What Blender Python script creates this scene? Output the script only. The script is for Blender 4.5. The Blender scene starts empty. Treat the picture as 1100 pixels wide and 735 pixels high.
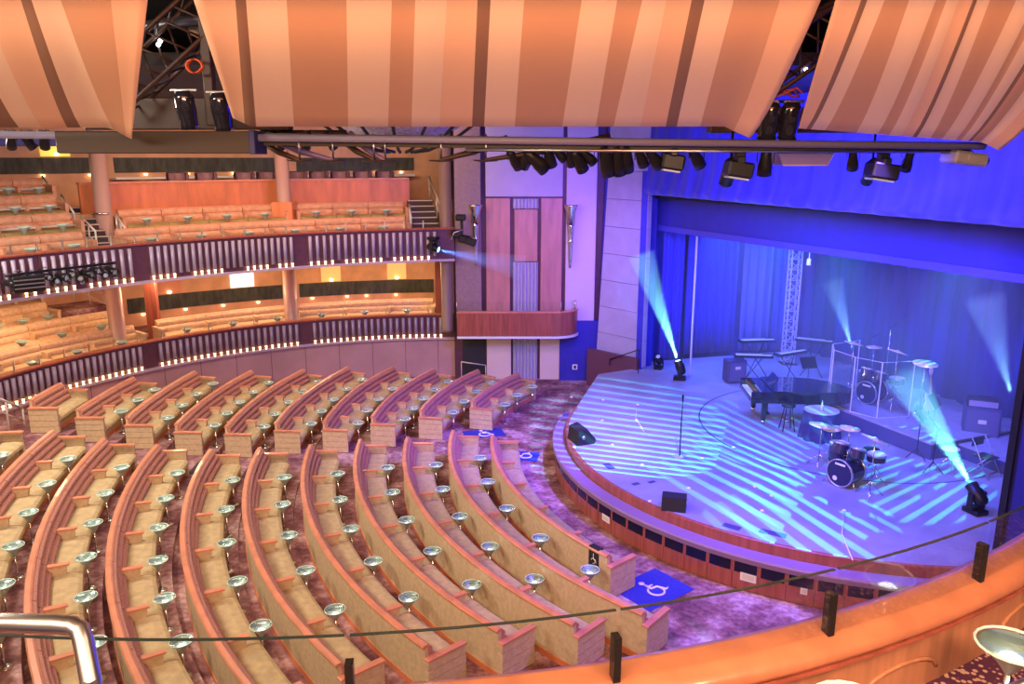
import bpy, math, random
from mathutils import Vector, Matrix
from math import sin, cos, pi, radians, degrees, atan2, hypot, sqrt, atan
random.seed(7)
scene = bpy.context.scene
COL = scene.collection

# ------------------------------------------------------------------ camera
FPX, HCAM = 850.0, 8.0
PITCH = atan((367.5-170)/FPX)
cam_d = bpy.data.cameras.new('camera'); cam = bpy.data.objects.new('camera', cam_d); COL.objects.link(cam)
cam.location = (0, 0, HCAM); cam.rotation_euler = (pi/2-PITCH, 0, 0)
cam_d.sensor_width = 36; cam_d.lens = FPX/1100*36; cam_d.clip_start = .05; cam_d.clip_end = 200
scene.camera = cam
scene.view_settings.view_transform = 'Standard'; scene.view_settings.look = 'None'
scene.view_settings.gamma = 1; scene.view_settings.use_curve_mapping = False
scene.view_settings.exposure = 0.0

w = bpy.data.worlds.new('world'); scene.world = w; w.use_nodes = True
bg = w.node_tree.nodes['Background']; bg.inputs[0].default_value = (.75, .6, .62, 1); bg.inputs[1].default_value = .25

# ---- helpers turning a photo measurement into a point of the room (world metres)
def ray(u, v):
    x = (u-550)/FPX; y = (367.5-v)/FPX
    return Vector((x, cos(PITCH)+y*sin(PITCH), -sin(PITCH)+y*cos(PITCH)))
def at(u, v, z):
    d = ray(u, v); t = (z-HCAM)/d.z
    return Vector((d.x*t, d.y*t, z))
def atY(u, v, Y):
    d = ray(u, v); t = Y/d.y
    return Vector((d.x*t, Y, HCAM+d.z*t))
def uv(p):
    z = p[2]-HCAM; dep = p[1]*cos(PITCH)-z*sin(PITCH); up = p[1]*sin(PITCH)+z*cos(PITCH)
    return 550+FPX*p[0]/dep, 367.5-FPX*up/dep

# ------------------------------------------------------------------ lights
def lamp(name, kind, loc, target, energy, color, **k):
    l = bpy.data.lights.new(name, kind); l.energy = energy; l.color = color
    o = bpy.data.objects.new(name, l); COL.objects.link(o); o.location = loc
    if target is not None:
        o.rotation_euler = (Vector(target)-Vector(loc)).to_track_quat('-Z', 'Y').to_euler()
    for a, b in k.items(): setattr(l, a, b)
    return o
def area(name, loc, tgt, e, col, sx, sy):
    return lamp(name, 'AREA', loc, tgt, e, col, shape='RECTANGLE', size=sx, size_y=sy)
def spot(name, loc, tgt, e, col, ang, blend=.5, r=.15):
    return lamp(name, 'SPOT', loc, tgt, e, col, spot_size=radians(ang), spot_blend=blend, shadow_soft_size=r)
WARM = (1, .72, .48); ORANGE = (1, .45, .2); BLUE = (.08, .1, 1); VIOLET = (.35, .2, 1); CYAN = (.06, .85, .9)
# house lights under the ceiling; front and rear area lamps are added fill
area('house_fill_front', (-9, 7, 10.8), (-2, 13, 0), 1000, (1, .84, .66), 3, 3)
area('house_fill_rear', (-7, 18, 9.3), (-7, 20, 0), 650, (1, .8, .66), 5, 4)
area('house_light_side', (-13.4, 15.8, 9.1), (-5, 16, 0), 1150, (1, .84, .66), 2, 3)
area('sail_wash', (0, .2, 8.9), (0, 12, 9.3), 1500, (1, .58, .33), 9, 1.0)
area('sail_wash_upper', (0, 6.0, 11.0), (0, 9.6, 10.2), 420, (1, .26, .1), 11, .4)
area('tier_wash_upper', (-6.5, 24.5, 9.25), (-9, 32, 6), 480, (1, .58, .36), 9, 1)
area('rail_wash_near', (1.5, 2.0, 9.5), (2, 4, 5), 25, (1, .7, .5), 2, 1)
for i, (x, y) in enumerate([(-11.6, 25.9), (-9.4, 28), (-6.2, 29.6), (-3.6, 30.4)]):
    lamp('under_balcony_downlight', 'POINT', (x, y, 4.1), None, 120, (1, .72, .4), shadow_soft_size=.3)
lamp('under_balcony_downlight', 'POINT', (-14.0, 22.0, 4.1), None, 120, (1, .72, .4), shadow_soft_size=.3)
# stage wash
area('stage_wash_front', (4.2, 14.4, 8.3), (10, 20, 1), 1500, (.07, .08, 1), 3, 1)
area('drape_wash', (3.0, 14.6, 7.9), (7.5, 19, 7.4), 560, (.04, .02, 1), 4, .6)
spot('stage_wash_left', (7, 24.5, 6.8), (8, 18, 1), 2100, (.13, .17, 1), 120, 1, .4)
spot('stage_wash_right', (10.5, 17, 6.8), (9, 20, 1), 1900, (.13, .16, 1), 120, 1, .4)
spot('backdrop_wash', (8.0, 24, 6.2), (8.5, 29, 2), 1900, (.04, .1, 1), 120, 1, .4)
spot('haze_wash', (6.6, 26.6, 6.6), (8.3, 25.0, 1), 3000, (.08, .16, 1), 80, .8, .3)
spot('facade_wash', (2.0, 20, 8.0), (1.8, 28, 5), 2200, (.32, .1, 1), 60, 1, .3)
spot('return_panel_wash', (1.5, 21, 8.2), (4, 27, 4), 1700, (.2, .14, 1), 50, 1, .3)
spot('floor_wash', (3.5, 17, 8.0), (0.5, 20.8, 0), 6500, (.3, .15, 1), 70, 1, .3)
spot('floor_wash_near', (5.5, 12, 8.0), (3.6, 12.2, 0), 4200, (.32, .16, 1), 75, 1, .3)
def gobo(name, loc, tgt, e, col, ang, n, rot, lo=.0, duty=.5):
    """a stage spot with a slotted metal gobo: stripes of light on the deck"""
    o = spot(name, loc, tgt, e, col, ang, .15, 0.0)
    return o
    l = o.data; l.use_nodes = True; nt = l.node_tree; nd = nt.nodes; lk = nt.links
    em = nd['Emission']
    tc = nd.new('ShaderNodeTexCoord'); sep = nd.new('ShaderNodeSeparateXYZ'); lk.new(tc.outputs['Normal'], sep.inputs[0])
    def m(op, a, b=None):
        q = nd.new('ShaderNodeMath'); q.operation = op
        for i, x in enumerate((a, b)):
            if x is None: continue
            if isinstance(x, (int, float)): q.inputs[i].default_value = x
            else: lk.new(x, q.inputs[i])
        return q.outputs[0]
    X = m('DIVIDE', sep.outputs[0], sep.outputs[2]); Y = m('DIVIDE', sep.outputs[1], sep.outputs[2])
    c = m('ADD', m('MULTIPLY', X, cos(rot)), m('MULTIPLY', Y, sin(rot)))
    T = math.tan(radians(ang)/2)
    s = m('SINE', m('MULTIPLY', c, pi*n/T))
    k = m('GREATER_THAN', s, 1-2*duty)
    k2 = m('ADD', m('MULTIPLY', k, 1-lo), lo)
    lk.new(m('MULTIPLY', k2, 1.0), em.inputs['Strength'])
    return o
# ------------------------------------------------------------------ materials
MATS = {}
def mat(name, col, rough=.6, metal=0, var=0, scale=8, bump=0, col2=None, emit=None, es=0, trans=0, ior=1.45, stretch=None, coat=0, detail=4, alpha=1, sheen=0):
    if name in MATS: return MATS[name]
    m = bpy.data.materials.new(name); m.use_nodes = True; MATS[name] = m
    nt = m.node_tree; b = nt.nodes['Principled BSDF']
    b.inputs['Base Color'].default_value = (*col, 1); b.inputs['Roughness'].default_value = rough; b.inputs['Metallic'].default_value = metal
    b.inputs['IOR'].default_value = ior; b.inputs['Transmission Weight'].default_value = trans; b.inputs['Coat Weight'].default_value = coat
    b.inputs['Sheen Weight'].default_value = sheen
    if emit: b.inputs['Emission Color'].default_value = (*emit, 1); b.inputs['Emission Strength'].default_value = es
    if var or col2 or bump:
        tc = nt.nodes.new('ShaderNodeTexCoord'); mp = nt.nodes.new('ShaderNodeMapping')
        if stretch: mp.inputs['Scale'].default_value = stretch
        nz = nt.nodes.new('ShaderNodeTexNoise'); nz.inputs['Scale'].default_value = scale; nz.inputs['Detail'].default_value = detail
        nt.links.new(tc.outputs['Object'], mp.inputs[0]); nt.links.new(mp.outputs[0], nz.inputs['Vector'])
        if var or col2:
            rp = nt.nodes.new('ShaderNodeValToRGB')
            c2 = col2 or tuple(max(0, c*(1-var)) for c in col); c1 = col if col2 else tuple(min(1, c*(1+var)) for c in col)
            rp.color_ramp.elements[0].position = .35; rp.color_ramp.elements[1].position = .65
            rp.color_ramp.elements[0].color = (*c2, 1); rp.color_ramp.elements[1].color = (*c1, 1)
            nt.links.new(nz.outputs[0], rp.inputs[0]); nt.links.new(rp.outputs[0], b.inputs['Base Color'])
        if bump:
            bp = nt.nodes.new('ShaderNodeBump'); bp.inputs['Strength'].default_value = bump; bp.inputs['Distance'].default_value = .02
            nt.links.new(nz.outputs[0], bp.inputs['Height']); nt.links.new(bp.outputs[0], b.inputs['Normal'])
    return m
WOOD = mat('orange_cherry_wood', (.62, .2, .085), .35, var=.16, scale=3, stretch=(1, 1, .25), coat=.2)
WOODR = mat('red_brown_wood', (.34, .09, .06), .35, var=.2, scale=3, stretch=(4, 4, .3), coat=.3)
WOODP = mat('pale_wood_veneer', (.48, .22, .19), .4, var=.12, scale=2, stretch=(3, 3, .4))
WOODL = mat('light_peach_panel', (.72, .4, .24), .5, var=.1, scale=2)
CAPW = mat('salmon_wood_cap', (.62, .25, .155), .35, var=.1, scale=4, coat=.2)
SALMON = mat('salmon_stripe_fabric', (.45, .2, .145), .8, var=.25, scale=30, stretch=(1, 1, 3), sheen=.1)
KHAKI = mat('khaki_seat_fabric', (.47, .37, .2), .85, var=.12, scale=7, bump=.2, sheen=.1)
TAN = mat('tan_upholstery', (.56, .43, .27), .75, var=.1, scale=12)
CREAMF = mat('cream_tier_fabric', (.66, .45, .29), .8, var=.12, scale=9)
CHROME = mat('brushed_chrome', (.75, .75, .76), .22, 1)
STEEL = mat('satin_steel', (.62, .6, .6), .3, 1)
MIRROR = mat('spun_aluminium', (.42, .53, .51), .35, .4)
BLACK = mat('black_metal', (.012, .012, .016), .35, .3)
BLACKM = mat('matt_black', (.02, .02, .024), .6)
SILVER = mat('silver_tube', (.36, .31, .46), .4, .15)
DARKP = mat('dark_plum_panel', (.10, .035, .06), .45, var=.1)
LAMPG = mat('lit_candle_lamp', (1, .8, .5), .4, emit=(1, .6, .25), es=6)
LAMPW = mat('lit_white_lens', (1, 1, 1), .4, emit=(.9, .95, 1), es=14)
LAMPC = mat('lit_cyan_lens', (.4, .9, 1), .4, emit=(.25, .8, 1), es=16)
LAMPB = mat('lit_blue_lens', (.2, .4, 1), .4, emit=(.15, .45, 1), es=30)
GLINT = mat('emissive_table_glint', (1, 1, 1), .4, emit=(.92, 1, .97), es=10)  # glint of overhead lights in the table funnels, drawn as emission
MATB = mat('royal_blue_mat', (.03, .04, .34), .8, var=.15, scale=20)
WHITE = mat('white_paint', (.8, .8, .8), .5)
IVORY = mat('ivory_plastic', (.7, .66, .56), .5)
DECK = mat('grey_stage_deck', (.33, .33, .42), .5, var=.12, scale=1.2)
DECKE = mat('deck_edge', (.2, .07, .05), .4, var=.15)
CONC = mat('plaster_lilac_grey', (.4, .35, .48), .6, var=.05, scale=2)
PILW = mat('taupe_fabric_panel', (.27, .18, .19), .7, var=.08)
PLASTER = mat('plaster_white', (.5, .43, .55), .65, var=.04, scale=1.5)
CEILM = mat('dark_ceiling', (.02, .017, .02), .8)
BLUEDR = mat('blue_velour_drape', (.05, .045, .48), .85, var=.2, scale=1.3, stretch=(3, 3, .2), sheen=.2)
NAVY = mat('navy_wall', (.035, .03, .34), .7, var=.08, scale=3)
DBAND = mat('dark_green_glass_tile', (.05, .055, .045), .55, var=.4, scale=6, stretch=(1, 1, .3))
REDST = mat('stair_dark_carpet', (.07, .045, .06), .9)
GOLDC = mat('brass_cymbal', (.9, .72, .5), .35, .3)
RAILM = mat('pale_steel_rail', (.68, .64, .62), .35, .25)
NAVYD = mat('shaded_navy_wall', (.012, .012, .17), .7)  # navy wall colour deepened to paint in the dimmer right jamb
DRUMB = mat('dark_drum_shell', (.03, .03, .07), .25, coat=.6)
DRUMH = mat('white_drum_head', (.78, .78, .78), .5)
PIANO = mat('black_piano_lacquer', (.015, .015, .025), .12, coat=1)
ORNGC = mat('orange_cable', (.7, .12, .03), .5)
def glass(name, col, alpha):
    """clear sheet: mostly transparent with a soft reflection and a tint"""
    m = bpy.data.materials.new(name); m.use_nodes = True; MATS[name] = m
    nt = m.node_tree; nt.nodes.clear(); o = nt.nodes.new('ShaderNodeOutputMaterial')
    t = nt.nodes.new('ShaderNodeBsdfTransparent'); t.inputs[0].default_value = (*col, 1)
    g = nt.nodes.new('ShaderNodeBsdfGlossy'); g.inputs['Roughness'].default_value = .05
    x = nt.nodes.new('ShaderNodeMixShader'); f = nt.nodes.new('ShaderNodeFresnel'); f.inputs[0].default_value = 1.3
    mm = nt.nodes.new('ShaderNodeMath'); mm.operation = 'MULTIPLY'; mm.inputs[1].default_value = alpha
    nt.links.new(f.outputs[0], mm.inputs[0]); nt.links.new(mm.outputs[0], x.inputs[0])
    nt.links.new(t.outputs[0], x.inputs[1]); nt.links.new(g.outputs[0], x.inputs[2]); nt.links.new(x.outputs[0], o.inputs[0])
    return m
GLASS = glass('clear_rail_glass', (.97, .985, .98), .14)
GLASST = glass('green_table_glass', (.96, 1, .99), .4)
GEDGE = mat('glass_edge', (.015, .03, .03), .2, coat=.5)
GEDGL = mat('pale_glass_edge', (.55, .8, .72), .2, coat=.5)
# carpet: purple ground with rose and gold blotches
def carpet(name, c1, c2, c3, s):
    m = bpy.data.materials.new(name); m.use_nodes = True; MATS[name] = m; nt = m.node_tree; b = nt.nodes['Principled BSDF']
    b.inputs['Roughness'].default_value = .95
    tc = nt.nodes.new('ShaderNodeTexCoord')
    n1 = nt.nodes.new('ShaderNodeTexNoise'); n1.inputs['Scale'].default_value = 1.1*s; n1.inputs['Detail'].default_value = 6; n1.inputs['Roughness'].default_value = .65
    n2 = nt.nodes.new('ShaderNodeTexNoise'); n2.inputs['Scale'].default_value = 9*s; n2.inputs['Detail'].default_value = 5
    r1 = nt.nodes.new('ShaderNodeValToRGB'); e = r1.color_ramp.elements
    e[0].position = .38; e[0].color = (*c1, 1); e[1].position = .62; e[1].color = (*c3, 1); q = e.new(.5); q.color = (*c2, 1)
    r2 = nt.nodes.new('ShaderNodeValToRGB'); r2.color_ramp.elements[0].position = .4; r2.color_ramp.elements[1].position = .62
    r2.color_ramp.elements[0].color = (.5, .45, .5, 1); r2.color_ramp.elements[1].color = (1, 1, 1, 1)
    mx = nt.nodes.new('ShaderNodeMixRGB'); mx.blend_type = 'MULTIPLY'; mx.inputs[0].default_value = .8
    for n in (n1, n2): nt.links.new(tc.outputs['Object'], n.inputs['Vector'])
    nt.links.new(n1.outputs[0], r1.inputs[0]); nt.links.new(n2.outputs[0], r2.inputs[0])
    nt.links.new(r1.outputs[0], mx.inputs[1]); nt.links.new(r2.outputs[0], mx.inputs[2]); nt.links.new(mx.outputs[0], b.inputs['Base Color'])
    return m
CARPET = carpet('plum_rose_carpet', (.17, .06, .08), (.36, .17, .18), (.66, .45, .45), 1)
def dotcarpet():
    m = bpy.data.materials.new('dotted_purple_carpet'); m.use_nodes = True; nt = m.node_tree; b = nt.nodes['Principled BSDF']
    tc = nt.nodes.new('ShaderNodeTexCoord'); v = nt.nodes.new('ShaderNodeTexVoronoi'); v.inputs['Scale'].default_value = 26
    r = nt.nodes.new('ShaderNodeValToRGB'); r.color_ramp.elements[0].position = .32; r.color_ramp.elements[1].position = .42
    r.color_ramp.elements[0].color = (.65, .4, .3, 1); r.color_ramp.elements[1].color = (.09, .02, .07, 1)
    nt.links.new(tc.outputs['Object'], v.inputs['Vector']); nt.links.new(v.outputs['Distance'], r.inputs[0]); nt.links.new(r.outputs[0], b.inputs['Base Color'])
    b.inputs['Roughness'].default_value = .95
    return m
DOTC = dotcarpet()

# ------------------------------------------------------------------ mesh building
class MB:
    """collects shapes; build() links them as ONE mesh object"""
    def __init__(s): s.v = []; s.f = []; s.mi = []; s.sm = []
    def add(s, vs, fs, M=None, mi=0, smooth=False):
        o = len(s.v)
        s.v += [tuple(M @ Vector(p)) if M is not None else tuple(p) for p in vs]
        for f in fs: s.f.append([o+i for i in f]); s.mi.append(mi); s.sm.append(smooth)
        return s
    def box(s, lo, hi, M=None, mi=0):
        (a, b, c), (d, e, f) = lo, hi
        return s.add([(a,b,c),(d,b,c),(d,e,c),(a,e,c),(a,b,f),(d,b,f),(d,e,f),(a,e,f)], [(3,2,1,0),(4,5,6,7),(0,1,5,4),(1,2,6,5),(2,3,7,6),(3,0,4,7)], M, mi)
    def bbox(s, lo, hi, r=.01, M=None):
        """box with chamfered edges"""
        (a, b, c), (d, e, f) = lo, hi; r = min(r, (d-a)/3, (e-b)/3, (f-c)/3)
        ring = lambda k, z: [(a+k, b+r if k == 0 else b+k, z)]
        def loop(i, z): return [(a+i+0, b+r, z), (a+r, b+i, z), (d-r, b+i, z), (d-i, b+r, z), (d-i, e-r, z), (d-r, e-i, z), (a+r, e-i, z), (a+i, e-r, z)]
        L = [[(a+r, b+r, c), (a+r, b+r, c), (d-r, b+r, c), (d-r, b+r, c), (d-r, e-r, c), (d-r, e-r, c), (a+r, e-r, c), (a+r, e-r, c)], loop(0, c+r), loop(0, f-r), [(a+r, b+r, f), (a+r, b+r, f), (d-r, b+r, f), (d-r, b+r, f), (d-r, e-r, f), (d-r, e-r, f), (a+r, e-r, f), (a+r, e-r, f)]]
        vs = sum(L, []); fs = []
        for k in range(3):
            for i in range(8): j = (i+1) % 8; fs.append((k*8+i, k*8+j, k*8+8+j, k*8+8+i))
        fs.append((6, 4, 2, 0)); fs.append((24, 26, 28, 30))
        return s.add(vs, fs, M)
    def tube(s, pts, r, n=8, M=None, smooth=True, caps=True, mi=0):
        pts = [Vector(p) for p in pts]; rs = r if isinstance(r, (list, tuple)) else [r]*len(pts)
        vs = []; fs = []; ref = None
        for i, p in enumerate(pts):
            t = (pts[min(i+1, len(pts)-1)]-pts[max(i-1, 0)])
            t = t.normalized() if t.length > 1e-9 else Vector((0, 0, 1))
            if ref is None: ref = Vector((0, 0, 1)) if abs(t.z) < .9 else Vector((1, 0, 0))
            a = t.cross(ref)
            if a.length < 1e-4: a = t.cross(Vector((.3, 1, .2)))
            a.normalize(); b = t.cross(a).normalized(); ref = -b if False else ref
            for k in range(n):
                q = 2*pi*k/n; vs.append(p+(a*cos(q)+b*sin(q))*rs[i])
        for i in range(len(pts)-1):
            for k in range(n): k2 = (k+1) % n; fs.append((i*n+k, i*n+k2, (i+1)*n+k2, (i+1)*n+k))
        if caps: fs.append(tuple(reversed(range(n)))); fs.append(tuple((len(pts)-1)*n+k for k in range(n)))
        return s.add(vs, fs, M, mi, smooth)
    def lathe(s, prof, n=16, M=None, smooth=True, mi=0):
        vs = []; fs = []
        for r, z in prof:
            for k in range(n): vs.append((r*cos(2*pi*k/n), r*sin(2*pi*k/n), z))
        for i in range(len(prof)-1):
            for k in range(n): k2 = (k+1) % n; fs.append((i*n+k, i*n+k2, (i+1)*n+k2, (i+1)*n+k))
        closed = tuple(prof[0]) == tuple(prof[-1])
        if prof[0][0] > 1e-6 and not closed: fs.append(tuple(reversed(range(n))))
        if prof[-1][0] > 1e-6 and not closed: fs.append(tuple((len(prof)-1)*n+k for k in range(n)))
        return s.add(vs, fs, M, mi, smooth)
    def prism(s, poly, z0, z1, M=None, mi=0):
        n = len(poly); vs = [(x, y, z0) for x, y in poly]+[(x, y, z1) for x, y in poly]
        fs = [tuple(reversed(range(n))), tuple(range(n, 2*n))]+[(i, (i+1) % n, n+(i+1) % n, n+i) for i in range(n)]
        return s.add(vs, fs, M, mi)
    def sweep(s, prof, frames, smooth=False, mi=0, caps=True):
        """closed profile of (p,q) carried along frames (origin, p axis, q axis)"""
        n = len(prof); vs = []; fs = []
        for o, a, b in frames:
            for p, q in prof: vs.append(o+a*p+b*q)
        for i in range(len(frames)-1):
            for k in range(n): k2 = (k+1) % n; fs.append((i*n+k, (i+1)*n+k, (i+1)*n+k2, i*n+k2))
        if caps: fs.append(tuple(range(n))); fs.append(tuple((len(frames)-1)*n+k for k in reversed(range(n))))
        return s.add(vs, fs, None, mi, smooth)
    def build(s, name, m, parent=None, **tags):
        org = Vector(parent['org']) if parent is not None and 'org' in parent else Vector((0, 0, 0))
        me = bpy.data.meshes.new(name)
        me.from_pydata([tuple(Vector(p)-org) for p in s.v], [], s.f)
        ms = m if isinstance(m, (list, tuple)) else [m]
        for x in ms: me.materials.append(x)
        me.polygons.foreach_set('material_index', s.mi); me.polygons.foreach_set('use_smooth', s.sm); me.update()
        o = bpy.data.objects.new(name, me); COL.objects.link(o)
        if parent is not None:
            o.parent = parent
            PORG[o.name] = org
        return o
PORG = {}
class Sub:
    pass
def thing(name, label, cat, loc=(0, 0, 0), group=None):
    o = bpy.data.objects.new(name, None); COL.objects.link(o); o.location = loc; o.empty_display_size = .1
    o['label'] = label; o['category'] = cat
    if group: o['group'] = group
    o['org'] = tuple(loc)
    THINGS.append(o)
    return o
THINGS = []
def sub(mb, name, m, part, root):
    """sub-part: child of a part, built in the thing's world coordinates"""
    org = Vector(root['org'])
    o = mb.build(name, m); 
    o.data.transform(Matrix.Translation(-org)); o.parent = part
    return o
def tag(o, label, cat, group=None):
    o['label'] = label; o['category'] = cat
    if group: o['group'] = group
    return o
def struct(o): o['kind'] = 'structure'; return o
def copy_tree(root, loc, label, group=None):
    r = root.copy(); COL.objects.link(r); r.location = loc; r['label'] = label
    if group: r['group'] = group
    for ch in root.children:
        c = ch.copy(); COL.objects.link(c); c.parent = r
        for g in ch.children:
            d = g.copy(); COL.objects.link(d); d.parent = c
    return r
def T(x, y, z): return Matrix.Translation((x, y, z))
def RZ(a): return Matrix.Rotation(a, 4, 'Z')
def RX(a): return Matrix.Rotation(a, 4, 'X')
def RY(a): return Matrix.Rotation(a, 4, 'Y')
def aim(loc, d):
    """frame at loc whose +Z looks along d"""
    return Matrix.Translation(loc) @ Vector(d).to_track_quat('Z', 'Y').to_matrix().to_4x4()
ORD = ['first', 'second', 'third', 'fourth', 'fifth', 'sixth', 'seventh', 'eighth', 'ninth', 'tenth', 'eleventh', 'twelfth', 'thirteenth', 'fourteenth', 'fifteenth', 'sixteenth', 'seventeenth', 'eighteenth', 'nineteenth', 'twentieth']
Zv = Vector((0, 0, 1))
def arcframes(c, rf, a0, a1, step=2.0, z=0):
    """frames along an arc: p axis points INWARD to the centre, q axis up"""
    n = max(2, int(abs(a1-a0)/step)+2); out = []
    for i in range(n):
        a = a0+(a1-a0)*i/(n-1); r = rf(a) if callable(rf) else rf; t = radians(a); d = Vector((cos(t), sin(t), 0))
        out.append((Vector((c[0], c[1], z))+d*r, -d, Zv))
    return out
def pol(c, r, a, z=0): t = radians(a); return Vector((c[0]+r*cos(t), c[1]+r*sin(t), z))
def arc_at_u(c, r, u, z, lo, hi):
    """angle of an arc (degrees) whose point is seen at photo column u"""
    best = min((abs(uv(pol(c, r, lo+(hi-lo)*i/400, z))[0]-u), lo+(hi-lo)*i/400) for i in range(401)); return best[1]

# ================================================================== STRUCTURE
CM = (9.3, 19.75)                                  # centre of the seating arcs
LV = [0, 0, 0, 0, 0, .05, .14, .3, .55, .85, 1.2]  # floor level of each row
FR = [(9.85, 9.92), (10.93, 11.0), (12.07, 12.0), (13.28, 12.97), (14.5, 14.05), (15.73, 15.27), (16.85, 16.5), (18.12, 17.66), (19.3, 18.75), (20.36, 19.9), (21.5, 21.0)]
FA = [(179.5, 220.5), (177.5, 229.2), (180.3, 226), (181, 222.8), (182.5, 221), (183.5, 219.5), (184.5, 219), (184.5, 218), (185, 217), (185.5, 215), (187, 212)]
BR = [None, (11.0, 11.1), (12.2, 12.5), (13.4, 13.87), (14.6, 15.3), (15.85, 16.6), (17.0, 17.6), (18.2, 18.8), (19.4, 19.95), (20.5, 20.7), (21.5, 21.6)]
BA = [None, (163.5, 145.3), (169.5, 147.2), (173, 150.3), (175.5, 152), (176.7, 155.2), (178.7, 159), (179.7, 162.8), (180.2, 166.8), (181, 172.3), (181.7, 177.6)]
def fr_r(k): r0, r1 = FR[k]; return lambda a: r0+(r1-r0)*(a-182)/40
def br_r(k): (r0, r1), (a0, a1) = BR[k], BA[k]; return lambda a: r0+(r1-r0)*(a-a0)/(a1-a0)

fl = MB().box((-30, -2, -.3), (22, 36, 0)).build('floor', CARPET); struct(fl)
tier = MB()
for k in range(5, 11):
    pts_in = []
    for i in range(0, 50):
        aA = BA[k][1]-1.2; a = aA+(235-aA)*i/49
        rr = (br_r(k)(max(a, BA[k][1])) if a < 182 else fr_r(k)(a))-1.0
        pts_in.append((a, rr))
    vs = []; fs = []
    for a, rr in pts_in:
        for r, z in ((rr, LV[k-1]), (rr, LV[k]), (32, LV[k]), (32, LV[k-1]-.0)): vs.append(pol(CM, r, a, z))
    for i in range(len(pts_in)-1):
        for j in range(3): fs.append((i*4+j, i*4+4+j, i*4+5+j, i*4+j+1))
    fs.append((0, 1, 2, 3))
    tier.add(vs, fs)
struct(tier.build('floor_raked_tiers', CARPET))
# aisle step lights: slim dark treads with a lit nosing between the two blocks on the left
for k in range(6, 11):
    a = (FA[k][0]+BA[k][0])/2+.3; r = FR[k][0]-1.0
    th = thing('aisle_step', 'dark plum aisle step with a %s nosing strip, %s step from the flat floor' % ('glowing violet', ORD[k-6]), 'step', pol(CM, r, a, LV[k]))
    for j, (dr, dz) in enumerate([(0, 0), (-.35, -.5)]):
        h = (LV[k]-LV[k-1])*(1 if j == 0 else .5)
        MB().sweep([(0, LV[k-1]+.002), (0, LV[k-1]+h+.012), (-.34, LV[k-1]+h+.012), (-.34, LV[k-1]+.002)], arcframes(CM, r-dr*-1 if j else r, a-1.7, a+1.7)).build('tread', REDST, th)
        MB().sweep([(.005, LV[k-1]+h-.01), (.005, LV[k-1]+h+.02), (-.03, LV[k-1]+h+.02), (-.03, LV[k-1]+h-.01)], arcframes(CM, r-dr*-1 if j else r, a-1.7, a+1.7)).build('lit_nosing', mat('violet_step_light', (.3, .2, .8), .4, emit=(.35, .2, 1), es=.8), th)

# shell of the room
struct(MB().box((-30, -2, 11.2), (22, 36, 11.5)).build('ceiling', CEILM))
struct(MB().box((-20, 13.8, 9.5), (21.6, 35.5, 9.7)).build('ceiling_soffit', CEILM))
struct(MB().box((-30, 35.5, 0), (22, 36, 11.2)).build('wall_back', CEILM))
struct(MB().box((-20.4, -2, 0), (-20, 36, 11.2)).build('wall_left', mat('peach_plaster', (.7, .38, .24))))
struct(MB().box((21.6, -2, 0), (22, 36, 11.2)).build('wall_right', NAVY))

# ------------------------------------------------------------------ lower and upper balcony
CL = (-2.35, 17.2); RL = 11.47; ZL = 2.4; FLL = 1.85
CU = (1.09, 12.91); RU = 15.27; ZU = 5.63; FLU = 5.1
aL0, aL1 = 190, 88.8
aU0, aU1 = 163, 101.8
struct(MB().sweep([(-.05, 0), (-.05, 1.5), (-.3, 1.5), (-.3, 0)], arcframes(CL, RL, aL0, aL1)).build('wall_under_lower_balcony', mat('plum_panel_wall', (.46, .27, .3), .5, var=.1, scale=.8)))
sm = MB()
for a in range(92, 190, 6): sm.sweep([(-.045, 0), (-.045, 1.45), (-.055, 1.45), (-.055, 0)], arcframes(CL, RL, a, a+.08, 1))
struct(sm.build('trim_1', DARKP))
def slab(name, c, r0, r1, z0, z1, a0, a1, m):
    return struct(MB().sweep([(0, z0), (0, z1), (r0-r1, z1), (r0-r1, z0)], arcframes(c, r0, a0, a1)).build(name, m))
slab('floor_lower_balcony', CL, RL+.02, RL+6.5, 1.55, FLL, aL0, aL1, CARPET)
slab('floor_upper_balcony', CU, RU+.02, RU+6.5, 4.62, FLU, aU0, aU1, WOODL)
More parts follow.
